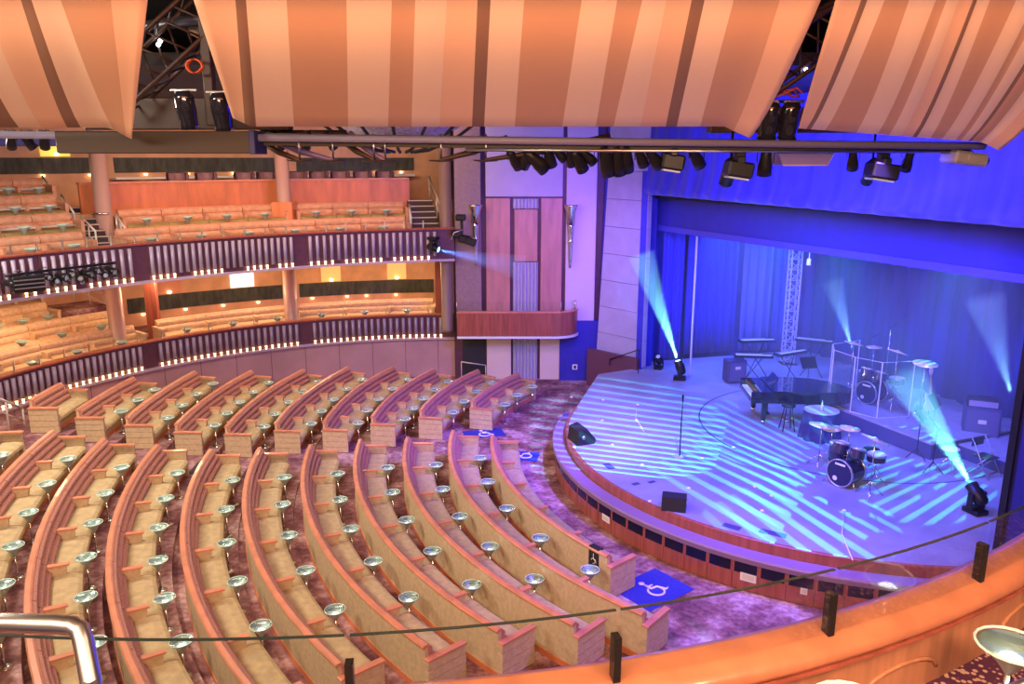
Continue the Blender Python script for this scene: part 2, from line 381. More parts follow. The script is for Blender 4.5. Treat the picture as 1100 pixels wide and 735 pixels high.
# rising terraces
slab('floor_upper_terrace', CU, RU+2.0, RU+3.4, 5.0, 5.5, 146.5, aU1+1, WOODL)
slab('floor_upper_walkway', CU, RU+3.4, RU+6.5, 5.0, 6.3, 146.5, aU1-2, WOODL)
for j in range(1, 4):
    slab('floor_upper_left_terrace', CU, RU+.9+1.05*j, RU+7.0, 5.0, FLU+.48*j, aU0, arc_at_u(CU, RU+2.0, 88, 5.6, aU1, aU0), WOODL)
    slab('floor_lower_left_terrace', CL, RL+.7+1.0*j, RL+6.5, 1.7, FLL+.4*j, 170+12, 149-3*j, CARPET)
def fascia(tier_name, c, R, a0, a1, z0, z1, secs, zl):
    # structure band, wood rail, slatted panels, each panel with its candle lamps
    struct(MB().sweep([(0, z0), (0, z1-.06), (-.12, z1-.06), (-.12, z0)], arcframes(c, R, a0, a1)).build('wall_%s_balcony_fascia' % tier_name, DARKP))
    tag(MB().sweep([(.07, z1-.05), (.08, z1-.01), (.05, z1+.01), (-.2, z1+.01), (-.22, z1-.05)], arcframes(c, R, a0, a1)).build('balcony_rail', WOODR), 'long curved red-brown wooden rail capping the %s balcony front' % tier_name, 'rail')
    tag(MB().sweep([(.1, z0-.05), (.1, z0+.03), (-.12, z0+.03), (-.12, z0-.05)], arcframes(c, R+.01, a0, a1)).build('fascia_ledge', mat('lilac_ledge', (.45, .36, .5), .4)), 'slim lilac ledge running along the foot of the %s balcony front' % tier_name, 'ledge')
    for i, (u0, u1, n, words) in enumerate(secs):
        b0 = arc_at_u(c, R, u0, (z0+z1)/2, a0, a1) if u0 > -100 else a0
        b1 = arc_at_u(c, R, u1, (z0+z1)/2, a0, a1)
        th = thing('slatted_panel', '%s balcony front of silver tubes over candle lamps, %s' % (tier_name, words), 'panel', pol(c, R, (b0+b1)/2, z0), 'balcony front panels')
        MB().sweep([(.002, z0+.03), (.002, z1-.07), (.02, z1-.07), (.02, z0+.03)], arcframes(c, R, b0, b1)).build('back_board', DARKP, th)
        sl = MB()
        for k in range(n):
            a = b0+(b1-b0)*(k+.5)/n; p = pol(c, R-.07, a)
            sl.tube([(p.x, p.y, z0+.16), (p.x, p.y, z1-.12)], .058, 8)
        sl.build('tubes', SILVER, th)
        for k in range(n):
            if zl == 'u' and (k % 7 in (4,) or (i == 2 and k in (5, 12, 13))): continue
            a = b0+(b1-b0)*(k+.5)/n; p = pol(c, R-.085, a)
            MB().lathe([(0, 0), (.032, .0), (.025, .05), (.038, .09), (.028, .14), (0, .18)], 8, T(p.x, p.y, z0+.035)).build('candle_lamp', LAMPG, th)
fascia('upper', CU, RU, aU0, aU1, 4.52, ZU, [(-200, 38, 14, 'the leftmost at the frame edge'), (42, 143, 11, 'behind the black spotlight bar'), (158, 316, 22, 'longest one, at the centre'), (329, 470, 19, 'the one ending beside the stairs')], 'u')
fascia('lower', CL, RL, aL0, aL1, 1.5, ZL, [(-200, 153, 44, 'the long one at far left'), (169, 322, 22, 'below the long cream booth'), (334, 477, 21, 'the one ending beside the side box')], 'l')
# ================================================================== BENCHES AND TABLES
def bench(c, rf, a0, a1, z, nseg, label, group, back=SALMON, seat=KHAKI, shell=TAN, cap=CAPW, ends=(1, 1), lod=0):
    """curved upholstered bench row; a0 = end at the aisle, a1 = far end"""
    rm = rf((a0+a1)/2) if callable(rf) else rf
    th = thing('curved_bench', label, 'bench', pol(c, rm, (a0+a1)/2, z), group)
    st = 2.0 if lod == 0 else 3.0
    def sw(prof, b0, b1, sm=False, st_=st): return MB().sweep([(p, q) for p, q in prof], arcframes(c, rf, b0, b1, st_, z), smooth=sm)
    sw([(0, .1), (0, .8), (.015, .83), (.06, .83), (.08, .4), (.08, .1)], a0, a1).build('back_shell', shell, th)
    sw([(-.012, 0), (-.012, .11), (.6, .11), (.6, 0)], a0, a1).build('plinth', WOOD if lod == 0 else shell, th)
    sw([(-.025, .815), (-.03, .84), (-.01, .87), (.06, .875), (.09, .85), (.09, .82)], a0, a1).build('cap_rail', cap, th)
    sw([(.08, .1), (.08, .30), (.62, .30), (.6, .1)], a0, a1).build('seat_base', shell, th)
    da = (a1-a0)/nseg; g = .012/rm*57.3*(1 if da > 0 else -1)
    for i in range(nseg):
        b0 = a0+da*i; b1 = b0+da
        e0 = b0+g; e1 = b1-g
        frs = arcframes(c, rf, e0, e1, st, z)
        # three horizontal rolls
        prof = [(.07, .855)]
        nr2 = 3 if lod == 0 else 2; hh = .39/nr2
        for j in range(nr2):
            zt = .83-hh*j; xo = .10+.186/nr2*j
            prof += [(xo, zt), (xo+.045, zt-hh*.23), (xo+.055, zt-hh*.5), (xo+.045, zt-hh*.77), (xo+.018, zt-hh*.96)]
        prof += [(.25, .43), (.07, .43)]
        m = MB().sweep(prof, frs, smooth=False); m.build('back_cushion', back, th)
        prof = [(.1, .31), (.1, .41), (.3, .44), (.55, .455), (.68, .44), (.74, .40), (.755, .34), (.72, .30), (.6, .3)]
        MB().sweep(prof, frs).build('seat_cushion', seat, th)
        if i > 0:
            w_ = .045/rm*57.3
            arm = MB().sweep([(.08, .42), (.08, .62), (.52, .62), (.5, .5), (.48, .42)], arcframes(c, rf, b0-w_, b0+w_, 5, z)).build('armrest', shell, th)
            w_ = .055/rm*57.3
            sub(MB().sweep([(.08, .615), (.08, .645), (.55, .645), (.55, .615)], arcframes(c, rf, b0-w_, b0+w_, 5, z)), 'arm_cap', cap, arm, th)
    for e, (aa, sg) in enumerate(((a0, -1), (a1, 1))):
        if not ends[e]: continue
        s = sg*(1 if da > 0 else -1); w0 = .0; w1 = .1/rm*57.3*s
        fr = arcframes(c, rf, aa+w0, aa+w1, 5, z)
        m = MB()
        # channelled outer face: three stacked rolls
        for j in range(4):
            zb = .02+.157*j
            f2 = [fr[0], fr[-1]]
            m.sweep([(-.01, zb), (-.01, zb+.137), (.70, zb+.137), (.70, zb)], f2)
        m.sweep([(.0, .02), (.0, .64), (.69, .64), (.69, .02)], [fr[0], ((fr[-1][0]+(fr[0][0]-fr[-1][0])*.15), fr[-1][1], fr[-1][2])])
        ep = m.build('end_panel', shell, th)
        fr2 = arcframes(c, rf, aa-.01*s, aa+.12/rm*57.3*s, 5, z)
        sub(MB().sweep([(-.02, .64), (-.02, .665), (.0, .675), (.7, .675), (.725, .66), (.725, .64)], fr2), 'end_cap', cap, ep, th)
    return th
# one cocktail table with its parts
def make_table():
    t = thing('cocktail_table', 'x', 'table', (0, 0, 0), 'glass cocktail tables')
    MB().lathe([(0, .605), (.165, .605), (.17, .61), (.17, .616), (.165, .62), (0, .62)], 20).build('glass_top', GLASST, t)
    g = MB().lathe([(.166, .602), (.178, .607), (.178, .618), (.166, .622), (.166, .602)], 20).build('glass_rim', GEDGL, t)
    MB().lathe([(.02, .40), (.04, .44), (.075, .5), (.13, .57), (.155, .6), (.145, .598), (.07, .53), (.04, .5), (0, .49)], 20).build('funnel', MIRROR, t)
    MB().lathe([(0, .49), (.05, .5), (.055, .52), (.035, .54), (0, .545)], 10).build('glow_spot', GLINT, t)  # glowing blob put in for the lights reflected by the funnel
    MB().lathe([(.0, 0.02), (.018, .02), (.018, .42), (0, .42)], 8).build('pole', CHROME, t)
    MB().lathe([(0, 0), (.11, 0), (.11, .012), (.03, .025), (0, .025)], 16).build('base', CHROME, t)
    return t
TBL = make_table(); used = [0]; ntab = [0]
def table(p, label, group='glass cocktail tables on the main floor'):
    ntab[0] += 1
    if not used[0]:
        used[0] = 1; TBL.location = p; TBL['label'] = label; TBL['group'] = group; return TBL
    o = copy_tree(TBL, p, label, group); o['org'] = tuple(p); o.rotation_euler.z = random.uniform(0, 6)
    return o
rowword = ['front', 'second', 'third', 'fourth', 'fifth', 'sixth', 'seventh', 'eighth', 'ninth', 'tenth', 'eleventh']
fs = [7, 9, 9, 9, 9, 10, 10, 11, 11, 11, 11]
for k in range(11):
    rf = fr_r(k); a0, a1 = FA[k]
    L = radians(abs(a1-a0))*rf((a0+a1)/2); n = max(2, round(L/1.55))
    bench(CM, rf, a0, a1, LV[k], n, 'long curved near-block bench, salmon back and khaki seat, %s row from the stage' % rowword[k], 'long curved benches of the near block')
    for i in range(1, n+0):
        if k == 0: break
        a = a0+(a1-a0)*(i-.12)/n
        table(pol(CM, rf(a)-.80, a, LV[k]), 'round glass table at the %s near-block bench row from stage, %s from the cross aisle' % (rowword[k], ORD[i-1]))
for k in range(1, 11):
    rf = br_r(k); a0, a1 = BA[k]
    L = radians(abs(a1-a0))*rf((a0+a1)/2); n = max(1, round(L/1.15))
    bench(CM, rf, a0, a1, LV[k], n, 'short curved far-block bench with channelled end panel, %s row from the stage%s' % (rowword[k-1], ', single seat' if k == 10 else ''), 'short curved benches of the far block')
    if k == 10: continue
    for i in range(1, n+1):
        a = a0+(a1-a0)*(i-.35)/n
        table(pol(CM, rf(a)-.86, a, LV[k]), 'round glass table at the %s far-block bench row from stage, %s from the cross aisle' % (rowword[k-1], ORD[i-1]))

# ---- balcony benches
def tier_bench(c, R, off, z, u0, u1, lo, hi, n, label, grp, back=CREAMF, seat=CREAMF, shell=CREAMF, cap=CAPW, tabs=True, twords=''):
    r = R+off
    a0 = arc_at_u(c, r, u0, z+.8, lo, hi); a1 = arc_at_u(c, r, u1, z+.8, lo, hi)
    bench(c, r, a1, a0, z, n, label, grp, back, seat, shell, cap, lod=1)
    if tabs:
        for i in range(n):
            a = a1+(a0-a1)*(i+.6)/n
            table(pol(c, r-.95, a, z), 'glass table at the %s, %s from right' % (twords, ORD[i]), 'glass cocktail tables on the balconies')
WB = mat('peach_booth_fabric', (.6, .31, .2), .7, var=.12, scale=6)
OLV = mat('olive_booth_seat', (.36, .26, .1), .8, var=.1)
tier_bench(CU, RU, 1.25, FLU, 122, 434, aU1, aU0, 6, 'long booth bench behind the upper balcony rail at centre, front of its two rows', 'upper balcony benches', WB, OLV, WB, twords='front centre booth of the upper balcony')
tier_bench(CU, RU, 2.95, FLU+.45, 124, 300, aU1, aU0, 4, 'cream booth bench below the polished wood parapet, left of the column pier', 'upper balcony benches', WB, OLV, WB, twords='booth under the wood parapet left of the pier')
tier_bench(CU, RU, 2.95, FLU+.45, 316, 432, aU1, aU0, 3, 'cream booth bench below the polished wood parapet, between column pier and stairs', 'upper balcony benches', WB, OLV, WB, twords='booth under the wood parapet right of the pier')
for j in range(4):
    tier_bench(CU, RU, 1.25+1.05*j, FLU+.48*j, -60, [86, 74, 58, 44][j], aU1, aU0, 3, 'orange-topped booth bench at the left of the upper balcony, %s row up from the rail' % ORD[j], 'upper left booth rows', WB, OLV, WB, tabs=j < 4, twords='%s upper left booth row' % ORD[j])
tier_bench(CL, RL, 1.55, FLL, 166, 465, aL1, aL0, 6, 'long cream booth bench behind the lower balcony rail, at centre', 'lower balcony benches', CREAMF, CREAMF, CREAMF, CREAMF, twords='centre booth of the lower balcony')
for j in range(4):
    tier_bench(CL, RL, 1.3+1.0*j, FLL+.4*j, -70, [143, 118, 47, 30][j], aL1, aL0, 4, 'cream booth bench at the left of the lower balcony, %s row up from the rail' % ORD[j], 'lower left booth rows', CREAMF, CREAMF, CREAMF, CREAMF, tabs=j < 3, twords='%s lower left booth row' % ORD[j])

# ---- rail glass of the balconies
def rail_glass(c, R, a0, a1, z, h, name, label, n):
    th = thing('balustrade_glass', label, 'balustrade', pol(c, R, (a0+a1)/2, z))
    for i in range(n):
        b0 = a0+(a1-a0)*i/n; b1 = a0+(a1-a0)*(i+1)/n
        MB().sweep([(.0, z+.02), (.0, z+h), (-.012, z+h), (-.012, z+.02)], arcframes(c, R, b0+.03, b1-.03)).build('glass_pane', GLASS, th)
        p = pol(c, R+.02, b0)
        MB().box((p.x-.018, p.y-.018, z), (p.x+.018, p.y+.018, z+h*.75)).build('post', STEEL, th)
    return th
rail_glass(CU, RU+.05, aU0, aU1+1.5, ZU, .35, 'u', 'clear glass balustrade panes standing on the upper balcony rail', 24)
rail_glass(CL, RL+.05, aL0, aL1+1, ZL, .35, 'l', 'clear glass balustrade panes standing on the lower balcony rail', 26)

# ---- upper parapet, walls behind, bands, columns
a_l = arc_at_u(CU, RU+3.4, 87, 6.8, aU1, aU0); a_r = arc_at_u(CU, RU+3.4, 440, 6.8, aU1, aU0)
pp = thing('wood_parapet', 'tall polished cherry wood parapet behind the upper booths', 'parapet', pol(CU, RU+3.4, (a_l+a_r)/2, 5.5))
MB().sweep([(0, 5.5), (0, 7.2), (-.12, 7.2), (-.12, 5.5)], arcframes(CU, RU+3.4, a_l, a_r)).build('panelling', WOOD, pp)
MB().sweep([(.05, 7.2), (.05, 7.27), (-.2, 7.27), (-.2, 7.2)], arcframes(CU, RU+3.4, a_l, a_r)).build('cap_rail', CAPW, pp)
MB().sweep([(.0, 5.5), (.0, 7.2), (3.2, 5.3), (3.2, 5.1)], [(pol(CU, RU+3.4, a_l, 0), -(pol(CU, 1, a_l)-pol(CU, 0, a_l)), Zv), (pol(CU, RU+3.4, a_l-.4, 0), -(pol(CU, 1, a_l)-pol(CU, 0, a_l)), Zv)]).build('side_panel', WOODR, pp) if False else None
def wallarc(name, c, R, z0, z1, a0, a1, m, th=.25):
    return struct(MB().sweep([(0, z0), (0, z1), (-th, z1), (-th, z0)], arcframes(c, R, a0, a1)).build(name, m))
wallarc('wall_upper_balcony_back', CU, RU+6.4, 5.0, 9.5, aU0, aU1-2, WOODL)
wallarc('wall_lower_balcony_back', CL, RL+5.2, 1.5, 4.62, aL0, aL1-1, WOODL)
def band(c, R, z0, z1, u0, u1, lo, hi, label):
    b0 = arc_at_u(c, R, u0, z0, lo, hi); b1 = arc_at_u(c, R, u1, z0, lo, hi)
    tag(MB().sweep([(.005, z0), (.005, z1), (.06, z1), (.06, z0)], arcframes(c, R, b0, b1)).build('glass_tile_band', DBAND), label, 'wall band', 'dark bands on the balcony back walls')
RBU = RU+6.4; RBL = RL+5.2
for u0, u1, l in [(-60, 101, 'dark tiled wall band at the far left behind the upper balcony'), (124, 300, 'dark tiled wall band behind the row of tub chairs, left stretch'), (318, 445, 'dark tiled wall band behind the tub chairs, right stretch next to the stairs')]:
    band(CU, RBU, 7.5, 8.02, u0, u1, aU1-2, aU0, l)
for u0, u1, l in [(137, 303, 'dark green tiled band under the upper balcony, left of the column'), (322, 466, 'dark green tiled band under the upper balcony, right of the column')]:
    band(CL, RBL, 2.36, 2.92, u0, u1, aL1, 175, l)
# square wall lights and panel strips
for (c, R, u, z0, z1, wd, m, l, lo, hi) in [
    (CL, RBL, 179, 2.96, 3.75, .95, None, 'peach square wall panel with foot lamp, leftmost under the upper balcony', aL1, 175),
    (CL, RBL, 259, 2.96, 3.8, .9, 1, 'glowing white square wall light under the upper balcony', aL1, 175),
    (CL, RBL, 355, 2.96, 3.75, .8, None, 'peach square wall panel with a lamp at its foot, just right of the column', aL1, 175),
    (CL, RBL, 426, 2.96, 3.75, .8, None, 'peach square wall panel with a lamp at its foot, nearest the side box', aL1, 175),
    (CU, RBU, 57, 8.06, 8.5, .9, 2, 'yellow-green glowing square wall light high at the left', aU1-2, aU0),
    (CU, RBU, 165, 8.35, 9.0, .9, None, 'square wall panel with a lamp, above the dark band at the upper balcony', aU1-2, aU0)]:
    a = arc_at_u(c, R, u, (z0+z1)/2, lo, hi); h = wd/2/R*57.3
    th = thing('wall_light', l, 'wall light', pol(c, R-.05, a, z0))
    mm = (mat('panel_painted_lamplight', (.8, .5, .2), .4, emit=(1, .55, .18), es=.55) if u in (355, 426) else mat('salmon_square', (.7, .3, .2), .5)) if m is None else (mat('lit_panel_white', (1, 1, 1), .4, emit=(1, .85, .75), es=1.6) if m == 1 else mat('lit_panel_lime', (.6, .6, .1), .4, emit=(.75, .6, .08), es=1.0))  # amber panels emit faintly in place of lamplight falling on them
    MB().sweep([(.0, z0), (.0, z1), (.09, z1), (.09, z0)], arcframes(c, R, a-h, a+h)).build('panel', mm, th)
    p = pol(c, R-.16, a, z0)
    MB().lathe([(0, 0), (.07, 0), (.09, .05), (.06, .1), (0, .11)], 10, T(p.x, p.y, z0+.02)).build('glow_spot', LAMPG, th)
# downlights at foot of dark bands (uplighters)
for (c, R, us, z, lo, hi, w1) in [(CL, RBL, [154, 198, 240, 277, 335, 372, 394, 425], 2.25, aL1, 175, 'below the dark green band of the lower balcony'), (CU, RBU, [44, 97, 156, 201, 250, 405, 430], 7.4, aU1-2, aU0, 'below the dark band of the upper balcony')]:
    for i, u in enumerate(us):
        a = arc_at_u(c, R, u, z, lo, hi); p = pol(c, R-.1, a, z)
        o = MB().lathe([(0, 0), (.05, 0), (.075, .06), (0, .07)], 10).build('wall_uplighter', LAMPG); o.location = p
        tag(o, 'small glowing uplighter %s, %s from the left' % (w1, ORD[i]), 'wall light', 'wall uplighters')
def column(name, x, y, r, z0, z1, label, pier=None, m=None):
    th = thing('column', label, 'column', (x, y, z0))
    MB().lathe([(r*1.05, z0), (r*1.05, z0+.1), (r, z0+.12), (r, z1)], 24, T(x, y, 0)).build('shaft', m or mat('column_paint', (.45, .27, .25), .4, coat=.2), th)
    if pier: MB().bbox((x-.36, y-.36, z0), (x+.36, y+.36, pier), .02).build('pier', WOOD, th)
    return th
column('column', -12.6, 24.7, .24, 1.85, 9.5, 'round pinkish column at the left rising through both balconies')
column('column', -8.0, 28.2, .24, 1.85, 4.5, 'round pinkish column on the lower balcony, at its middle')
column('column', -8.05, 28.35, .24, 5.5, 9.5, 'round pinkish column on a wood pier in the upper balcony', 6.5)
column('column', -2.33, 28.15, .22, 1.85, 9.5, 'round column in shadow at the right end of the balconies', m=mat('shaded_column_paint', (.2, .13, .11), .4))  # shade on this last column is put into a darker paint colour
c4 = MB().bbox((-2.85, 29.0, 1.85), (-2.4, 29.3, 4.5), .02).build('wood_pier', WOODR); tag(c4, 'dark red wood pier behind the last column under the upper balcony', 'pier')
for x, y, l in [(-12.1, 26.2, 'dark wood pier just right of the left column, lower balcony')]:
    tag(MB().bbox((x-.2, y-.1, 1.85), (x+.2, y+.1, 4.5), .02).build('wood_pier', WOODR), l, 'pier')
# ring handle on left column
p = Vector((-12.6, 24.45, 6.35))
tag(MB().tube([(p.x+.36*cos(radians(a)), p.y+.25+.36*sin(radians(a)), p.z) for a in range(150, 330, 12)], .03).build('column_ring_rail', CHROME), 'curved white rail hoop wrapped around the left column', 'hoop')
# tub chairs behind the parapet
def tub(u, z, label):
    a = arc_at_u(CU, RU+4.0, u, 7.2, aU1-2, aU0); p = pol(CU, RU+4.0, a, z)
    th = thing('tub_chair', label, 'chair', p, 'tub chairs behind the wood parapet')
    m = MB(); n = 12; prof = []
    for r0, r1 in ((.36, .30),):
        vs = []; fs_ = []
        for i in range(n+1):
            t = radians(-30+240*i/n)-radians(90)+radians(a)-radians(30)
            for (r, zz) in ((.36, .1), (.37, .92), (.34, .98), (.30, .92), (.29, .4)): vs.append((r*cos(t), r*sin(t), zz))
        for i in range(n):
            for j in range(4): fs_.append((i*5+j, i*5+5+j, i*5+6+j, i*5+j+1))
        m.add(vs, fs_, T(*p), 0, True)
    m.build('shell', mat('mauve_tub_fabric', (.3, .16, .2), .7, var=.15), th)
    MB().lathe([(0, .1), (.3, .1), (.31, .42), (.27, .46), (0, .47)], 16, T(*p)).build('seat', mat('mauve_tub_fabric', (.3, .16, .2)), th)
for i, u in enumerate([192, 222, 262, 286, 320, 343, 366, 389, 413]):
    tub(u, 6.55, 'mauve tub chair behind the wood parapet, %s from the left' % ORD[i])
# counter rail above parapet at back
a0_ = arc_at_u(CU, RU+5.6, 124, 7.3, aU1-2, aU0); a1_ = arc_at_u(CU, RU+5.6, 445, 7.3, aU1-2, aU0)
tag(MB().sweep([(0, 7.28), (0, 7.36), (-.5, 7.36), (-.5, 7.28)], arcframes(CU, RU+5.6, a0_, a1_)).build('wall_shelf', WHITE), 'pale shelf along the back wall of the upper balcony', 'shelf')

# ---- stairs
def stairs(name, o, dx, dy, n, rise, run, w, label, m=REDST):
    th = thing('stairs', label, 'stairs', o)
    R_ = Matrix.Translation(o) @ RZ(atan2(dy, dx))
    for i in range(n):
        st_ = MB().box((i*run, -w/2, 0), (n*run, w/2, (i+1)*rise), R_).build('step', m, th)
        sub(MB().box((i*run-.02, -w/2, (i+1)*rise-.03), (i*run+.03, w/2, (i+1)*rise+.006), R_), 'nosing', mat('step_nosing', (.6, .5, .5), .4), st_, th)
    return th
p = at(457, 243, FLU); d = (pol(CU, 1, 104)-pol(CU, 0, 104))
stairs('s', pol(CU, RU+1.0, arc_at_u(CU, RU+1.0, 461, FLU, aU1, aU0), FLU), d.x, d.y, 7, .19, .36, .95, 'dark carpeted stairs with pale nosings at the right end of the upper balcony')
s0_ = pol(CU, RU+1.0, arc_at_u(CU, RU+1.0, 106, FLU, aU1, aU0), FLU); s1_ = pol(CU, RU+4.3, arc_at_u(CU, RU+4.3, 82, 6.4, aU1, aU0), FLU); d = s1_-s0_
stairs('s', s0_, d.x, d.y, 9, .155, d.length/9, .95, 'dark stepped aisle between the left booths and the wood parapet')
def handrail(pts, label, posts=(), r=.032, m=RAILM):
    th = thing('handrail', label, 'handrail', pts[0])
    MB().tube(pts, r).build('rail', m, th)
    for (a, b) in posts: MB().tube([a, b], r*.8).build('post', m, th)
    return th
def hr(c, R, u0, u1, off0, off1, z0, z1, label, lo, hi, mid=False, h=.85):
    A = pol(c, R+off0, arc_at_u(c, R+off0, u0, z0+h, lo, hi), z0+h); B = pol(c, R+off1, arc_at_u(c, R+off1, u1, z1+h, lo, hi), z1+h)
    posts = [((q.x, q.y, q.z-h), tuple(q)) for q in (A, (A+B)/2, B)]
    pts = [A, B]
    th = handrail([tuple(x) for x in pts], label, posts)
    A2 = A-Vector((0, 0, .35)); B2 = B-Vector((0, 0, .35)); MB().tube([A2, B2], .018).build('mid_rail', RAILM, th)
hr(CU, RU, 478, 461, 1.0, 3.7, FLU, 6.45, 'steel handrail on the right of the dark stairs by the side wall', aU1-2, aU0)
hr(CU, RU, 441, 440, 1.0, 1.9, FLU, FLU+.4, 'short steel guard rail on the left of the dark stairs', aU1-2, aU0)
hr(CU, RU, 103, 87, 1.2, 2.4, FLU, FLU+.35, 'steel handrail on the left stepped aisle, lowest of three', aU1-2, aU0)
hr(CU, RU, 80, 66, 2.4, 3.8, FLU+.48, FLU+.95, 'steel handrail on the left stepped aisle, middle of three', aU1-2, aU0)
hr(CU, RU, 59, 46, 3.8, 5.0, FLU+1.0, FLU+1.5, 'steel handrail on the left stepped aisle, topmost of three', aU1-2, aU0)
hr(CU, RU, 135, 124, 1.2, 2.3, FLU, FLU+.4, 'short steel handrail at the left end of the centre booths', aU1-2, aU0)
# horizontal tubular rails running left above the left booths
for j, (u, off, z) in enumerate([(86, 1.95, FLU+1.0), (66, 2.95, FLU+1.48), (46, 4.1, FLU+1.98)]):
    a0_ = arc_at_u(CU, RU+off, u, z, aU1, aU0)
    tag(MB().tube([pol(CU, RU+off, a0_+(aU0-a0_)*i/8, z) for i in range(9)], .032).build('booth_rail', RAILM), 'long steel rail along the back of the left upper booths, %s up' % ORD[j], 'rail', 'upper booth rails')
hr(CL, RL, 112, 77, 4.6, 4.7, FLL+.6, FLL+1.3, 'sloping steel handrail against the yellow wall under the upper balcony', aL1, 175)
# handrails at far lower left
hr(CL, RL, 24, -14, -.75, -.8, .75, 1.45, 'sloping wooden-topped handrail at the lower left edge, in front of the candle lamps', aL1, aL0, h=.9)
# ================================================================== SIDE FACADE AND BOX
YF = 28.3
def X(u, z, Y=YF):
    """x of the facade at photo column u and height z"""
    lo, hi = -20, 20
    for _ in range(40):
        m = (lo+hi)/2
        if uv((m, Y, z))[0] < u: lo = m
        else: hi = m
    return m
def Zf(v, Y=YF, u=550):
    return atY(u, v, Y).z
xs = [X(u, 5.5) for u in (489, 517, 522, 548, 549.5, 579.5, 581, 604, 608, 640)]
struct(MB().box((X(486, 5.5), YF+.12, 0), (3.55, YF+.4, 9.5)).build('wall_side_facade', DARKP))
def fpanel(name, x0, x1, z0, z1, m, label, d=.1, cat='panel'):
    o = MB().bbox((x0, YF-d+.1, z0), (x1, YF+.13, z1), .015).build(name, m); tag(o, label, cat); return o
zt = 9.48
z212 = Zf(212); zr = 2.35
fpanel('fabric_pilaster', xs[0], xs[1], zr, zt, PILW, 'tall taupe pilaster carrying a sconce, left of the dark groove', .25, 'pilaster')
fpanel('fabric_pilaster', xs[8], xs[9], 2.2, zt, mat('lilac_pilaster', (.62, .5, .56), .6), 'tall lilac pilaster carrying a sconce, right of the wood panels', .2, 'pilaster')
fpanel('plaster_panel', xs[2], xs[7], z212+.02, zt, PLASTER, 'wide pale lilac panel above the tall curtained niche', .14)
fpanel('wood_wall_panel', xs[2], xs[3], zr, z212-.03, WOODP, 'tall pinkish wood wall panel left of the curtained niche', .12)
fpanel('wood_wall_panel', xs[6], xs[7], zr, z212-.03, WOODP, 'tall pinkish wood wall panel right of the curtained niche', .12)
fpanel('wood_wall_panel', X(552.5, 5.5), X(577.5, 5.5), Zf(281), Zf(225), WOODP, 'short wood panel hung in the middle of the niche', .12)
for z0, z1, l in [(Zf(225)+.03, z212-.05, 'narrow pleated curtain strip at the top of the niche'), (zr, Zf(281)-.03, 'pale blue pleated curtain in the lower half of the niche'), (0, 2.2, 'white pleated curtain under the side box')]:
    m = MB(); n = 40; x0, x1 = X(551, 5), X(578, 5); vs = []; fs_ = []
    for i in range(n+1):
        x = x0+(x1-x0)*i/n; y = YF+.02+.05*sin(i*1.15)
        vs += [(x, y, z0), (x, y, z1), (x, y+.02, z1), (x, y+.02, z0)]
    for i in range(n):
        for j in range(4): j2 = (j+1) % 4; fs_.append((i*4+j, i*4+4+j, i*4+4+j2, i*4+j2))
    m.add(vs, fs_, None, 0, False)
    tag(m.build('curtain', mat('pale_curtain', (.5, .48, .58) if z0 > 1 else (.72, .66, .56), .7)), l, 'curtain')
# below the box
struct(MB().bbox((X(523, 1), YF-.02, 0), (X(549, 1), YF+.14, 2.2), .01).build('wall_cream_left', mat('cream_wall', (.74, .6, .5), .6)))
struct(MB().bbox((X(580, 1), YF-.02, 0), (X(601, 1), YF+.14, 2.2), .01).build('wall_cream_right', mat('cream_wall', (.74, .6, .5))))
dr = MB().box((X(497, 1), YF+.05, 0), (X(522, 1), YF+.13, 2.1)).build('door_opening_dark', BLACKM); struct(dr)  # black panel stands in for the darkness of the door opening
handrail([(X(496, 1), YF-.3, .75), (X(522, 1), YF-.3, .62)], 'slim rail across the dark doorway under the side box', [((X(496, 1), YF-.3, 0), (X(496, 1), YF-.3, .75)), ((X(522, 1), YF-.3, 0), (X(522, 1), YF-.3, .62))], .02)
struct(MB().box((X(601, 1), YF-.15, 0), (3.6, YF+.2, 2.25)).build('wall_navy_side', NAVY))
ot = thing('wall_socket', 'small white wall socket low on the navy wall beside the stage', 'socket', (X(617, .7), YF-.17, .5))
MB().bbox((X(614.5, .7), YF-.19, .42), (X(620, .7), YF-.15, .62), .01).build('plate', WHITE, ot)
MB().bbox((X(616, .7), YF-.2, .46), (X(618.5, .7), YF-.185, .58), .005).build('outlet', BLACKM, ot)
# slatted side box with rounded end
YB = 27.5
zb0 = atY(550, 362, YB).z; zb1 = atY(550, 335, YB).z
xa = X(491, 2.1, YB); xb = X(602, 2.1, YB); xc = X(621, 2.1, YB+.3)
path = [(xa, YB), (xb-.2, YB)]+[(xb-.2+(xc-xb+.2)*sin(radians(t)), YB+.75*(1-cos(radians(t)))) for t in range(15, 91, 15)]+[(xc, YF)]
def ribbon(path, z0, z1, t):
    pts = [Vector((x, y, 0)) for x, y in path]; fr = []
    for i, p in enumerate(pts):
        d = pts[min(i+1, len(pts)-1)]-pts[max(0, i-1)]; d.normalize(); nrm = Vector((d.y, -d.x, 0)); fr.append((p, nrm, Zv))
    return MB().sweep([(0, z0), (0, z1), (-t, z1), (-t, z0)], fr), fr
bx = thing('side_box', 'wood-fronted side box with rounded end projecting over the doors', 'box balcony', (xa, YB, zb0))
m, fr = ribbon(path, zb0+.02, zb1-.05, .1); m.build('front', WOODR, bx)
MB().sweep([(.04, zb1-.05), (.04, zb1), (-.16, zb1), (-.16, zb1-.05)], fr).build('rail', CAPW, bx)
MB().sweep([(.06, zb0-.06), (.06, zb0+.02), (-.14, zb0+.02), (-.14, zb0-.06)], fr).build('sill', WHITE, bx)
MB().prism([(x, y) for x, y in path]+[(xa, YF)], zb0-.03, zb0+.03).build('box_floor', DARKP, bx)
gm, _ = ribbon(path, zb1+.02, zb1+.36, .012)
